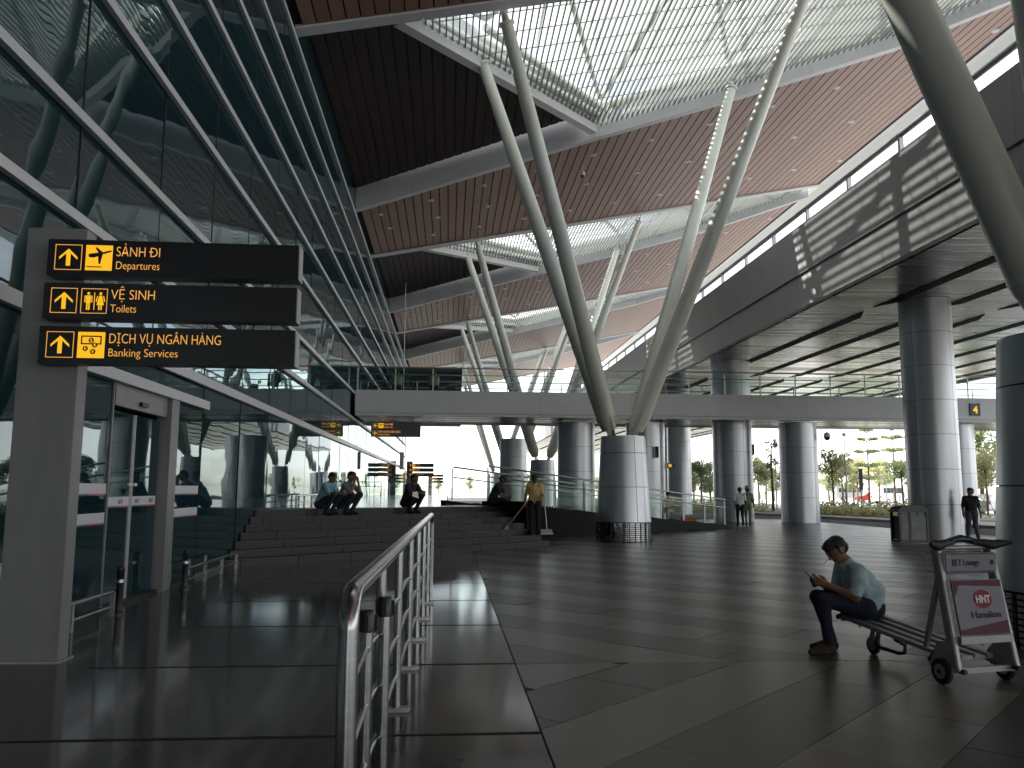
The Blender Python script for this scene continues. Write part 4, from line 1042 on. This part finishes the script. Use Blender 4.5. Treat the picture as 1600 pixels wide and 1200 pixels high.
def person(label, J, cols, loc, rz, h=.013, group=None, extra=None, long_sleeve=False, shorts=False, fingers=True, hat=False, name='person', fat=1.0):
    """J: joints in a local frame facing +x, y to the left. cols: shirt, trousers, shoe, skin"""
    mats = [cols[0], cols[1], cols[2], cols[3], 'hair', 'eye', 'lip', 'hat_straw']
    P = []; SH, TRO, SHO, SK, HA, EY, LI, HT = range(8)
    g = {k_: V(*v) for k_, v in J.items()}
    pel, che, nec, hd = g['pelvis'], g['chest'], g['neck'], g['head']
    for s, sg in (('l', 1), ('r', -1)):
        sh, el, wr, hp, kn, an = (g[x_ + s] for x_ in ('sh', 'el', 'wr', 'hip', 'kn', 'an'))
        lat = V(0, sg, 0)
        P += [(pel + lat * .065, .115 * fat, (pel + che) / 2 + lat * .06, .108 * fat, SH), ((pel + che) / 2 + lat * .06, .108 * fat, che + lat * .08, .105 * fat, SH), (che + lat * .08, .10, sh * .8 + che * .2, .075, SH), (sh * .75 + nec * .25, .055, nec - (nec - che) * .1, .055, SH)]
        P += [(pel + lat * .07 - V(0, 0, .03), .118 * fat, hp, .105, TRO), (hp, .102 * fat, kn, .066, TRO), (kn, .066, an + V(0, 0, .03), .05, TRO)]
        mid = el if long_sleeve else sh + (el - sh) * .82
        P += [(sh, .068, mid, .056, SH), (sh, .05, el, .042, SK)]
        if long_sleeve: P += [(el, .053, el + (wr - el) * .35, .05, SH)]
        P += [(el, .041, wr, .028, SK)]
        tdir = g.get('toe' + s); 
        if tdir is None: tdir = an + V(.17, 0, -.055)
        P += [(an - V(.03, 0, .045), .038, an + (tdir - an) * .45 - V(0, 0, .012), .045, SHO), (an + (tdir - an) * .45 - V(0, 0, .012), .042, tdir, .034, SHO), (an, .045, an - V(.02, 0, .03), .042, SHO)]
        # hand: palm, four fingers, thumb
        hdir = g.get('hand' + s)
        if hdir is None: hdir = (wr - el) / np.linalg.norm(wr - el)
        hdir = hdir / np.linalg.norm(hdir)
        side = np.cross(hdir, V(0, sg, 0)); side = side / (np.linalg.norm(side) + 1e-6)
        curl = g.get('curl' + s); 
        if curl is None: curl = V(0, -sg, 0)
        pc = wr + hdir * .075
        P += [(wr, .027, pc + side * .018, .024, SK, .015), (wr, .027, pc - side * .018, .024, SK, .015)]
        if fingers:
            for q in range(4):
                o0 = pc + side * (.030 - .020 * q); l_ = (.062, .072, .068, .052)[q]
                m1 = o0 + hdir * l_ * .55 + curl * .012; m2 = m1 + hdir * l_ * .3 + curl * .034
                P += [(o0, .0105, m1, .0098, SK, .006), (m1, .0098, m2, .0085, SK, .006)]
            th = wr + hdir * .025 + side * .028
            P += [(th, .0135, th + side * .028 + hdir * .03, .0115, SK, .008), (th + side * .028 + hdir * .03, .0115, th + side * .022 + hdir * .06 + curl * .02, .0095, SK, .006)]
    P += [(pel, .12 * fat, che, .115 * fat, SH), (che, .115, nec - V(0, 0, .05), .075, SH), (nec - (hd - nec) * .25, .056, hd - (hd - nec) * .3, .052, SK)]
    f = g.get('face', V(1, 0, -.1)); f = f / np.linalg.norm(f); upv = g.get('headup', V(-f[2] * f[0], -f[2] * f[1], 1 - f[2] ** 2)); upv = upv / np.linalg.norm(upv); lt = np.cross(upv, f)
    hp_ = lambda a, b, c_: hd + f * a + lt * b + upv * c_
    P += [(hp_(-.012, 0, .02), .088, hp_(.02, 0, .015), .082, SK), (hp_(.035, 0, -.03), .062, hp_(.055, 0, -.075), .040, SK, .03), (hp_(.098, 0, -.005), .011, hp_(.112, 0, -.03), .014, SK, .014), (hp_(.075, 0, .03), .03, hp_(.078, 0, .03), .03, SK, .03),
          (hp_(.088, -.018, -.062), .008, hp_(.088, .018, -.062), .008, LI, .008)]
    for sg in (-1, 1):
        P += [(hp_(0, sg * .088, .01), .018, hp_(-.005, sg * .09, -.03), .013, SK, .01), (hp_(.088, sg * .032, .008), .009, hp_(.089, sg * .036, .008), .009, EY, .004), (hp_(.090, sg * .02, .028), .006, hp_(.084, sg * .05, .03), .006, HA, .006)]
    P += [(hp_(-.035, 0, .045), .088, hp_(.02, 0, .058), .078, HA, .012), (hp_(-.06, 0, -.01), .070, hp_(-.05, 0, .03), .078, HA, .012), (hp_(.045, -.04, .082), .035, hp_(.045, .04, .082), .035, HA, .012), (hp_(-.005, .078, .045), .022, hp_(-.005, .078, .0), .016, HA, .01), (hp_(-.005, -.078, .045), .022, hp_(-.005, -.078, .0), .016, HA, .01)]
    if extra: P += extra(g, hp_)
    vs, F, lab = blend_mesh(P, h)
    me = bpy.data.meshes.new('person'); me.from_pydata(vs.tolist(), [], F.tolist())
    for x_ in mats: me.materials.append(M[x_])
    me.polygons.foreach_set('material_index', lab.astype(np.int32)); me.shade_smooth(); me.update()
    o = bpy.data.objects.new(name, me); COL.objects.link(o); o.location = loc; o.rotation_euler = (0, 0, rz)
    tag(o, label, 'person', group)
    if hat:
        hm = MB(); c0 = hp_(-.01, 0, .075)
        hm.lathe([(.19, 0), (.185, .012), (.10, .03), (.098, .10), (.06, .125), (.0, .13)], tuple(c0), 24, caps=False)
        hb_ = hm.build('hat', 'hat_straw'); hb_.parent = o
    return o
def both(d): 
    out = {}
    for k_, v in d.items():
        if k_.endswith('_'): out[k_[:-1] + 'l'] = v; out[k_[:-1] + 'r'] = (v[0], -v[1], v[2])
        else: out[k_] = v
    return out
STAND = both(dict(an_=(0, .095, .085), kn_=(.02, .10, .47), hip_=(0, .09, .87), pelvis=(0, 0, .95), chest=(0, 0, 1.22), neck=(0, 0, 1.42), head=(.02, 0, 1.56), sh_=(0, .175, 1.365), el_=(-.03, .235, 1.09), wr_=(.05, .25, .86)))
SQUAT = both(dict(an_=(.06, .12, .085), kn_=(.27, .17, .50), hip_=(-.14, .10, .27), pelvis=(-.18, 0, .30), chest=(-.04, 0, .58), neck=(.06, 0, .78), head=(.13, 0, .91), sh_=(.04, .175, .73), el_=(.20, .20, .50), wr_=(.38, .06, .55)))
def pose(base, **kw): d_ = dict(base); d_.update({k_: v for k_, v in kw.items()}); return d_
def hide_hat(*a): return []

# sitting man on the trolley
main = both(dict(an_=(.16, .10, .085), kn_=(.29, .11, .525), hip_=(-.13, .10, .455), pelvis=(-.20, 0, .47), chest=(-.13, 0, .70), neck=(-.01, 0, .885), head=(.085, 0, 1.0), sh_=(-.04, .18, .815), el_=(.01, .22, .565), wr_=(.235, .09, .665), face=(.78, 0, -.62)))
main.update(anl=(.25, .10, .085), anr=(.12, -.12, .085), knr=(.25, -.13, .525), handl=(.75, -.35, .30), handr=(.75, .35, .30), curll=(.1, -.5, .6), curlr=(.1, .5, .6), toel=(.44, .13, .032), toer=(.305, -.14, .032))
def shirt_tail(g, hp_): return [((-.30, -.09, .48), .07, (-.26, .09, .60), .09, 0, .05), ((-.31, 0, .42), .06, (-.27, 0, .62), .10, 0, .05), ((-.12, .16, .60), .05, (-.05, .20, .72), .06, 0, .04), ((-.10, -.16, .60), .05, (-.05, -.2, .72), .06, 0, .04),
    ((-.33, .05, .40), .035, (-.37, -.02, .37), .02, 0, .03), (hp_(.075, .055, .075), .028, hp_(.07, -.05, .075), .028, 4, .01)]
man = person('man in a pale blue shirt sitting on the trolley looking at his phone', main, ('shirt_blue', 'jeans', 'shoe_brown', 'skin'), (3.99, 8.24, 0), pi, h=.0062, extra=shirt_tail, long_sleeve=False, fat=1.2)
ph = MB().bar((-.07, .0, 0), (.07, 0, 0), .075, .009, up=(0, 0, 1)).build('phone', 'lamp_white', bevel=.003); ph.location = (3.625, 8.24, .745); ph.rotation_euler = (0, radians(38), 0)
tag(ph, 'white phone held by the man on the trolley', 'phone')
cg = MB().tube([(0, 0, 0), (-.05, 0, -.062)], .0042, 8).build('cigarette', 'paper'); cg.location = (3.815, 8.24, .915); tag(cg, 'cigarette in the mouth of the man on the trolley', 'cigarette')

def top_edge(s, n, z): return (*sn(s, n), z)
z2 = ZP * 6 / 7
fz = math.atan2(-NN[1], -NN[0])            # facing down the stairs
person('squatting man in a cyan shirt at the left end of the steps', pose(SQUAT, face=(.9, -.2, -.35)), ('shirt_cyan', 'jeans', 'shoe_black', 'skin_dark'), top_edge(-1.85, 1.78, z2), fz + .45)
hands_up = pose(SQUAT, ell=(.26, .19, .53), elr=(.26, -.19, .53), wrl=(.26, .07, .83), wrr=(.26, -.07, .83), handl=(-.1, -.2, 1), handr=(-.1, .2, 1), face=(1, 0, -.25), head=(.12, 0, .94), neck=(.05, 0, .80))
person('squatting man in a grey shirt holding both hands to his face', hands_up, ('shirt_grey', 'jeans', 'shoe_black', 'skin'), top_edge(-1.28, 1.78, z2), fz + .35)
sq4 = person('squatting man in a navy polo shirt alone in the middle of the steps', pose(SQUAT, face=(1, .15, -.1)), ('polo_navy', 'trousers_black', 'shoe_black', 'skin_dark'), top_edge(.70, 1.78, z2), fz + .1)
pp = MB().add([(-.1, -.07, 0), (.1, -.09, .0), (.08, .1, .01), (-.07, .06, .004), (-.1, -.07, .003), (.1, -.09, .003), (.08, .1, .013), (-.07, .06, .007)], [(3, 2, 1, 0), (4, 5, 6, 7), (0, 1, 5, 4), (1, 2, 6, 5), (2, 3, 7, 6), (3, 0, 4, 7)]).build('paper_sheet', 'paper', smooth=False)
w4 = V(*sq4.location); pp.location = (w4[0] + .12, w4[1] - .45, w4[2] + .50); pp.rotation_euler = (radians(60), .2, .6); tag(pp, 'white paper sheet in the hands of the man in the navy polo', 'paper')
SITL = both(dict(an_=(.36, .11, .085), kn_=(.37, .13, .50), hip_=(-.02, .10, .52), pelvis=(-.08, 0, .54), chest=(.02, 0, .82), neck=(.13, 0, 1.01), head=(.23, 0, 1.12), sh_=(.10, .175, .95), el_=(.22, .21, .70), wr_=(.40, .06, .64), face=(.7, 0, -.7)))
person('man in dark clothes sitting bent forward on the black wall beside the steps', SITL, ('polo_navy', 'trousers_black', 'shoe_black', 'skin_dark'), (*sn(SR + .02, 2.25), .72), fz + .55)
cl = person('cleaner in a yellow shirt standing with a broom at the end of the steps', pose(STAND, ell=(.05, .22, 1.10), wrl=(.24, .20, 1.02), elr=(-.02, -.25, 1.1), wrr=(.06, -.27, .88), face=(.9, .3, -.4)), ('shirt_yellow', 'trousers_black', 'shoe_black', 'skin_dark'), (*sn(SR - .10, .50), ZP * 2 / 7), radians(-100))
c0 = V(*cl.location)
bm = thing('broom', c0 + V(-.35, .05, 0), 'long wooden broom leaning away from the cleaner', 'broom')
MB().tube([c0 + V(-.14, -.22, 1.05), c0 + V(-.78, -.12, .22)], .014, 8).build('handle', 'cloth_beige', bm); MB().hexa([c0 + V(-.92, -.20, .03), c0 + V(-.72, -.20, .03), c0 + V(-.72, -.02, .03), c0 + V(-.92, -.02, .03)], [c0 + V(-.82, -.15, .26), c0 + V(-.74, -.15, .26), c0 + V(-.74, -.08, .26), c0 + V(-.82, -.08, .26)]).build('bristles', 'hat_straw', bm)
dp = thing('dustpan', c0 + V(.3, -.1, 0), 'long-handled dustpan hanging from the hand of the cleaner', 'dustpan')
MB().tube([c0 + V(.27, -.10, .85), c0 + V(.33, -.14, .14)], .011, 8).build('handle', 'steel_rough', dp); MB().hexa([c0 + V(.14, -.34, .03), c0 + V(.48, -.34, .03), c0 + V(.48, -.08, .03), c0 + V(.14, -.08, .03)], [c0 + V(.14, -.34, .05), c0 + V(.48, -.34, .05), c0 + V(.46, -.10, .16), c0 + V(.16, -.10, .16)]).build('pan', 'steel_rough', dp)
walk = pose(STAND, anl=(.22, .08, .09), knl=(.15, .09, .48), anr=(-.20, -.08, .12), knr=(.02, -.09, .47), wrl=(-.10, .25, .86), wrr=(.14, -.25, .88))
person('walking man in a white shirt and dark trousers seen from behind', walk, ('shirt_white', 'trousers_black', 'shoe_black', 'skin_dark'), (12.75, 35.9, 0), radians(80))
person('walking person in a straw hat and grey-green clothes beside the white shirt', pose(walk, anl=(-.12, .08, .09), anr=(.14, -.08, .09)), ('shirt_green', 'shirt_green', 'shoe_black', 'skin_dark'), (13.35, 36.6, 0), radians(70), hat=True, long_sleeve=True, fat=.95)
person('man in a black T-shirt and grey jeans leaning by the tall round column', pose(STAND, anl=(.02, .16, .085), anr=(.03, -.15, .085), face=(.55, -.8, .05)), ('tee_black', 'jeans_grey', 'shoe_black', 'skin_dark'), (16.46, 25.35, 0), radians(-105))
tt = None
SIT = both(dict(an_=(.42, .10, .085), kn_=(.40, .11, .50), hip_=(0, .10, .50), pelvis=(-.06, 0, .52), chest=(-.05, 0, .80), neck=(0, 0, 1.0), head=(.05, 0, 1.14), sh_=(-.02, .175, .94), el_=(.10, .21, .70), wr_=(.32, .10, .62)))
def squat_low(): return pose(SQUAT)
person('person in beige clothes sitting on the ramp behind the glass railing', pose(SIT, face=(1, .2, -.3)), ('cloth_beige', 'cloth_beige', 'shoe_black', 'skin_dark'), (*sn(14.8, 3.5), zr(14.8)), radians(235))
for xx, lab in ((-2.45, 'person in green sitting on the footbridge with back to the railing, left of two'), (-.72, 'person in green sitting on the footbridge with back to the railing, right of two')):
    person(lab, pose(SQUAT, head=(.16, 0, .83), neck=(.06, 0, .74)), ('shirt_green', 'trousers_black', 'shoe_black', 'skin_dark'), (xx, Y0 + .75, ZB1), radians(90), long_sleeve=True, fat=1.35)
for xx, lab in ((.05, 'small black bag on the footbridge beside the right person in green'), (-3.55, 'small dark bag on the footbridge near the glass wall')):
    t = thing('shoulder_bag', (xx, Y0 + .5, ZB1), lab, 'bag')
    MB().box((xx - .22, Y0 + .4, ZB1 + .01), (xx + .22, Y0 + .62, ZB1 + .26)).build('body', 'black_soft', t, bevel=.04); MB().tube([(xx - .15, Y0 + .5, ZB1 + .25), (xx, Y0 + .5, ZB1 + .42), (xx + .15, Y0 + .5, ZB1 + .25)], .014, 8).build('strap', 'black_soft', t)

# ------------------------------------------------------------------ planting, trees, vehicles, far edge
def leaves(mb, c, r, n, size, flat=1.):
    c = V(*c)
    u = rng.normal(size=(n, 3)); u /= np.linalg.norm(u, axis=1)[:, None]; rad = rng.uniform(.35, 1, n) ** .6
    P_ = c + u * rad[:, None] * V(r, r, r * flat)
    for p in P_:
        a = rng.normal(size=3); a /= np.linalg.norm(a); b = np.cross(a, rng.normal(size=3)); b /= np.linalg.norm(b); s_ = size * rng.uniform(.6, 1.3)
        mb.v += [tuple(p - a * s_), tuple(p + b * s_ * .5), tuple(p + a * s_), tuple(p - b * s_ * .5)]; o = len(mb.v) - 4
        mb.f.append((o, o + 1, o + 2, o + 3)); mb.m.append(0)
def tree_proto(kind, seed, leafm):
    global rng
    rng = np.random.default_rng(seed); rd = random.Random(seed)
    tm, cm = MB(), MB()
    if kind == 'tier':
        H_ = 7.0
        tm.tube([(0, 0, -.3), (.03, .02, 2.), (.0, .04, 4.5), (.02, 0, H_)], [.11, .085, .06, .02], 8)
        for z, r in ((2.6, 1.25), (3.7, 1.1), (4.9, 1.0), (6.0, .85), (6.8, .5)):
            for q in range(6):
                a = q * pi / 3 + rd.random(); e = (r * cos(a), r * sin(a), z + .25); tm.tube([(0, 0, z), e], [.03, .01], 5)
                leaves(cm, (e[0] * .75, e[1] * .75, z + .25), r * .42, 60, .13, .35)
    elif kind == 'lollipop':
        tm.tube([(0, 0, -.3), (.05, 0, 1.5), (-.03, .05, 3.), (0, 0, 4.2)], [.10, .085, .07, .03], 8)
        for q in range(11):
            a = rd.random() * 6.28; rr = rd.uniform(.2, 1.1); z = rd.uniform(2.7, 4.9); e = (rr * cos(a), rr * sin(a), z)
            tm.tube([(0, 0, min(z - .6, 3.2)), e], [.035, .012], 5); leaves(cm, e, rd.uniform(.5, .85), 130, .13, .8)
    elif kind == 'bare':
        tm.tube([(0, 0, -.3), (.05, 0, 2.), (.02, .05, 4.), (.1, 0, 6.2)], [.13, .11, .09, .04], 8)
        for q in range(12):
            a = rd.random() * 6.28; z = rd.uniform(3.6, 6.2); e = (.35 * cos(a), .35 * sin(a), z + .2); tm.tube([(0, 0, z - .1), e], [.02, .008], 5); leaves(cm, e, .28, 36, .11)
    else:
        tm.tube([(0, 0, -.3), (.1, 0, 2.), (0, .1, 4.), (0, 0, 6)], [.2, .16, .12, .05], 8)
        for q in range(22):
            a = rd.random() * 6.28; rr = rd.uniform(.3, 2.1); z = rd.uniform(2.6, 6.8); rr *= 1 - abs(z - 4.4) / 4; e = (rr * cos(a), rr * sin(a), z)
            tm.tube([(0, 0, min(z - .8, 4.5)), e], [.05, .015], 5); leaves(cm, e, rd.uniform(.7, 1.1), 130, .17, .8)
    t = thing('tree', (0, 0, 0), 'tree', 'tree')
    tm.build('trunk', 'bark', t); cm.build('crown', leafm, t, smooth=False)
    if kind in ('tier', 'lollipop'):
        for q in range(3):
            a = q * 2.1; MB().tube([(.7 * cos(a), .7 * sin(a), -.2), (.05 * cos(a), .05 * sin(a), 1.9)], .025, 5).build('support_pole', 'cloth_beige', t)
    return t
protos = {'tier': tree_proto('tier', 1, 'leaf_b'), 'lolli': tree_proto('lollipop', 2, 'leaf_b'), 'lolli2': tree_proto('lollipop', 3, 'leaf_c'), 'bare': tree_proto('bare', 4, 'leaf_b'), 'big': tree_proto('big', 5, 'leaf_a')}
used = set()
def place_tree(kind, x_, y_, sc, label, group='young trees beyond the road'):
    t = protos[kind] if kind not in used else copy_tree(protos[kind]); used.add(kind)
    t.location = (x_, y_, .0); t.scale = (sc, sc, sc); t.rotation_euler = (0, 0, random.random() * 6); tag(t, label, 'tree', group)
def at(px, Yd): return (px - 700) / 1300 * Yd * 1.005      # rough lateral position for a column of the view
place_tree('tier', at(1371, 66), 66, .92, 'tall tiered young tree left of the tall round column')
place_tree('tier', at(1414, 68), 68, .97, 'tall tiered young tree touching the left edge of the tall round column')
place_tree('bare', at(1213, 60), 60, .82, 'bare-trunked pollarded tree between two round columns')
place_tree('bare', at(1334, 62), 62, .70, 'slim pollarded tree in the planting bed right of the dome cameras')
spec = [('lolli', 1097, 74, 1., 'small round tree left of the slim far column'), ('big', 1112, 88, .85, 'bushy tree behind the slim far column'), ('lolli2', 1190, 78, 1.05, 'pale green round tree right of the walking couple'), ('lolli', 1202, 70, .9, 'round young tree just left of the pollarded tree'),
        ('lolli', 1233, 72, .85, 'round young tree at the left edge of the column with cameras'), ('lolli2', 1312, 60, 1.02, 'round young tree just right of the column with cameras'), ('lolli', 1327, 75, 1.05, 'round young tree behind the slim pollarded one'), ('lolli2', 1352, 82, 1.1, 'pale round tree behind the parked red car'),
        ('lolli2', 1388, 74, 1.0, 'pale young tree between the two tiered trees'), ('lolli', 1427, 60, .95, 'leafy young tree half hidden by the tall round column'), ('big', 1345, 110, 1., 'large far tree behind the car park'), ('big', 1395, 115, 1.05, 'large far tree behind the white vans'), ('big', 1085, 100, .9, 'dark far tree seen past the ramp railing'),
        ('big', 1560, 58, 1.05, 'tall leafy tree at the right edge between two columns'), ('lolli2', 1568, 50, .9, 'small pale tree at the right edge below the leafy one'), ('lolli', 1067, 84, .9, 'small tree between the ramp railing columns'), ('big', 1215, 120, .9, 'distant tree behind the pollarded tree'), ('big', 1305, 125, 1.0, 'distant tree behind the column with cameras')]
for k_, px, Yd, sc, lab in spec: place_tree(k_, at(px, Yd), Yd, sc * (.72 if k_ == 'big' and px < 1500 else .86), lab)
for i in range(16):
    Yd = 118 + (i % 5) * 9; x_ = -40 + i * 9.3
    if -2 < x_ < 26: Yd += 40
    place_tree('big', x_, Yd + 90, .62 + .08 * (i % 4), 'small far tree in the row along the horizon', 'row of far trees along the horizon')
# reflected greenery: trees along the road on the near right side, outside the frame
for i, (x_, y_) in enumerate(((38, 14), (40, 21), (37, 27), (39, 2), (41, 8), (38, -6))): place_tree('big', x_, y_, .95, 'tree beyond the elevated road outside the right edge', 'trees beyond the elevated road')
for k_ in protos:
    if k_ not in used: protos[k_].location = (60, 60, 0)
# hedges
def hedge(poly, n, hmax, label, lm):
    mb = MB(); xs_ = [p[0] for p in poly]; ys_ = [p[1] for p in poly]
    a0, a1 = V(*poly[0]), V(*poly[1])
    for i in range(n):
        t_ = rng.random(); w_ = rng.normal() * .45; p = a0 + (a1 - a0) * t_; nn_ = V(-(a1 - a0)[1], (a1 - a0)[0]); nn_ /= np.linalg.norm(nn_)
        p = p + nn_ * w_; leaves(mb, (p[0], p[1], .12 + hmax * .5 * rng.random()), .22 + .2 * hmax, 10, .10)
    tag(mb.build('hedge', lm, smooth=False), label, 'hedge', 'hedges in the planting bed')
hedge([(28.0, 44), (23.6, 56)], 420, .5, 'low yellow-green hedge along the sunny pavement', 'leaf_c')
hedge([(30.5, 46), (26.0, 60)], 420, .9, 'taller green hedge behind the low yellow-green one', 'leaf_b')
hedge([(23.2, 60), (18.5, 76)], 380, .7, 'green hedge behind the walking couple', 'leaf_c')
hedge([(34.5, 34), (32.0, 43)], 320, .9, 'hedge at the right edge between the columns', 'leaf_c')
tag(MB().prism([(26, 44), (30, 40), (34, 42), (30, 62), (24, 80), (18, 78), (22, 62)], .002, .03).build('planting_bed', 'grass_mat', smooth=False), kind='structure')
tag(MB().prism([(31, 66), (60, 50), (95, 110), (60, 150), (24, 100)], -.13, -.10).build('car_park', 'concrete', smooth=False), kind='structure')
# vehicles
def vehicle(kind, paint, label, loc, rz):
    t = thing('parked_van' if kind == 'van' else 'parked_car', (0, 0, 0), label, 'van' if kind == 'van' else 'car', 'vehicles in the car park')
    if kind == 'van': L_, w_, prof = 5.2, .95, [(-2.6, .35), (2.5, .35), (2.6, .7), (2.45, 1.15), (1.75, 1.35), (1.15, 2.1), (.9, 2.22), (-2.45, 2.25), (-2.6, 2.0)]
    else: L_, w_, prof = 4.3, .86, [(-2.15, .30), (2.1, .30), (2.15, .62), (2.0, .78), (1.0, .92), (.35, 1.40), (-.9, 1.44), (-1.7, 1.05), (-2.1, .98), (-2.17, .6)]
    n_ = len(prof); vs = [(a, -w_ * (.94 if b > 1.2 else 1), b) for a, b in prof] + [(a, w_ * (.94 if b > 1.2 else 1), b) for a, b in prof]
    MB().add(vs, [tuple(range(n_)), tuple(range(2 * n_ - 1, n_ - 1, -1))] + [((i + 1) % n_, i, n_ + i, n_ + (i + 1) % n_) for i in range(n_)]).build('body', paint, t, bevel=.04)
    wins = [(-2.3, -1.2), (-1.1, -.1), (0, 1.0)] if kind == 'van' else [(-1.2, -.4), (-.32, .45)]
    z0, z1 = (1.32, 1.95) if kind == 'van' else (.95, 1.33)
    for a, b in wins:
        for sg in (-1, 1): MB().box((a, sg * (w_ + .005) - .012, z0), (b, sg * (w_ + .005) + .012, z1)).build('side_window', 'car_glass', t)
    if kind == 'van': MB().add([(1.79, -.8, 1.38), (1.79, .8, 1.38), (1.22, .75, 2.06), (1.22, -.75, 2.06)], [(0, 1, 2, 3)]).build('windscreen', 'car_glass', t)
    else: MB().add([(1.0, -.7, .96), (1.0, .7, .96), (.42, .64, 1.39), (.42, -.64, 1.39)], [(0, 1, 2, 3)]).build('windscreen', 'car_glass', t)
    for sx in (-L_ * .31, L_ * .31):
        for sg in (-1, 1):
            wl = MB().tube([(sx, sg * (w_ - .17), .33), (sx, sg * (w_ + .02), .33)], .33, 20).build('wheel', 'rubber', t); MB().tube([(sx, sg * (w_ + .01), .33), (sx, sg * (w_ + .03), .33)], .2, 14).build('rim', 'hub', wl)
    for sg in (-1, 1):
        MB().box((L_ / 2 - .06, sg * .62 - .14, .62), (L_ / 2 + .01, sg * .62 + .14, .78)).build('headlight', 'lamp_white', t); MB().box((-L_ / 2 - .02, sg * .7 - .1, .75), (-L_ / 2 + .05, sg * .7 + .1, 1.0)).build('tail_light', 'lamp_red', t)
    t.location = loc; t.rotation_euler = (0, 0, rz)
vehicle('car', 'car_red', 'red car parked beyond the hedge', (at(1376, 108), 108, -.1), radians(150))
vehicle('van', 'car_white', 'white van parked right of the red car', (at(1408, 100), 100, -.1), radians(20))
vehicle('van', 'car_white', 'white van parked in the row behind the red car', (at(1392, 128), 128, -.1), radians(10))
vehicle('car', 'car_silver', 'silver car parked at the right edge behind the columns', (at(1575, 55), 57, -.1), radians(100))
vehicle('van', 'car_silver', 'silver van parked behind the round young tree', (at(1345, 132), 132, -.1), radians(-20))
# lamp poles and a red-white road post
for px, Yd, lab in ((1334, 58, 'thin grey lamp pole in the planting bed'), (1400, 80, 'thin grey lamp pole among the car park trees'), (1219, 66, 'thin grey lamp pole by the pollarded tree')):
    x_ = at(px, Yd); t = thing('lamp_pole', (x_, Yd, 0), lab, 'lamp pole', 'lamp poles beyond the road')
    MB().tube([(x_, Yd, -.1), (x_, Yd, 5.4)], [.06, .035], 8).build('pole', 'alu_light', t); MB().lathe([(.03, 5.4), (.16, 5.5), (.14, 5.62), (.03, 5.7)], (x_, Yd, 0), 12).build('lantern', 'lamp_white', t)
x_ = at(1358, 50); t = thing('road_post', (x_, 50, 0), 'thin dark road sign post at the kerb', 'sign post')
MB().tube([(x_, 50, 0), (x_, 50, 2.6)], .035, 8).build('pole', 'lamp_red', t); MB().box((x_ - .12, 49.95, 1.6), (x_ + .12, 49.99, 2.9)).build('plate', 'black', t)
glass_rail('far_railing', [(XF + .3, 59.7, ZP), (-.2, 59.7, ZP)], 'low railing at the far end of the upper floor', h=.85, post=1.1)
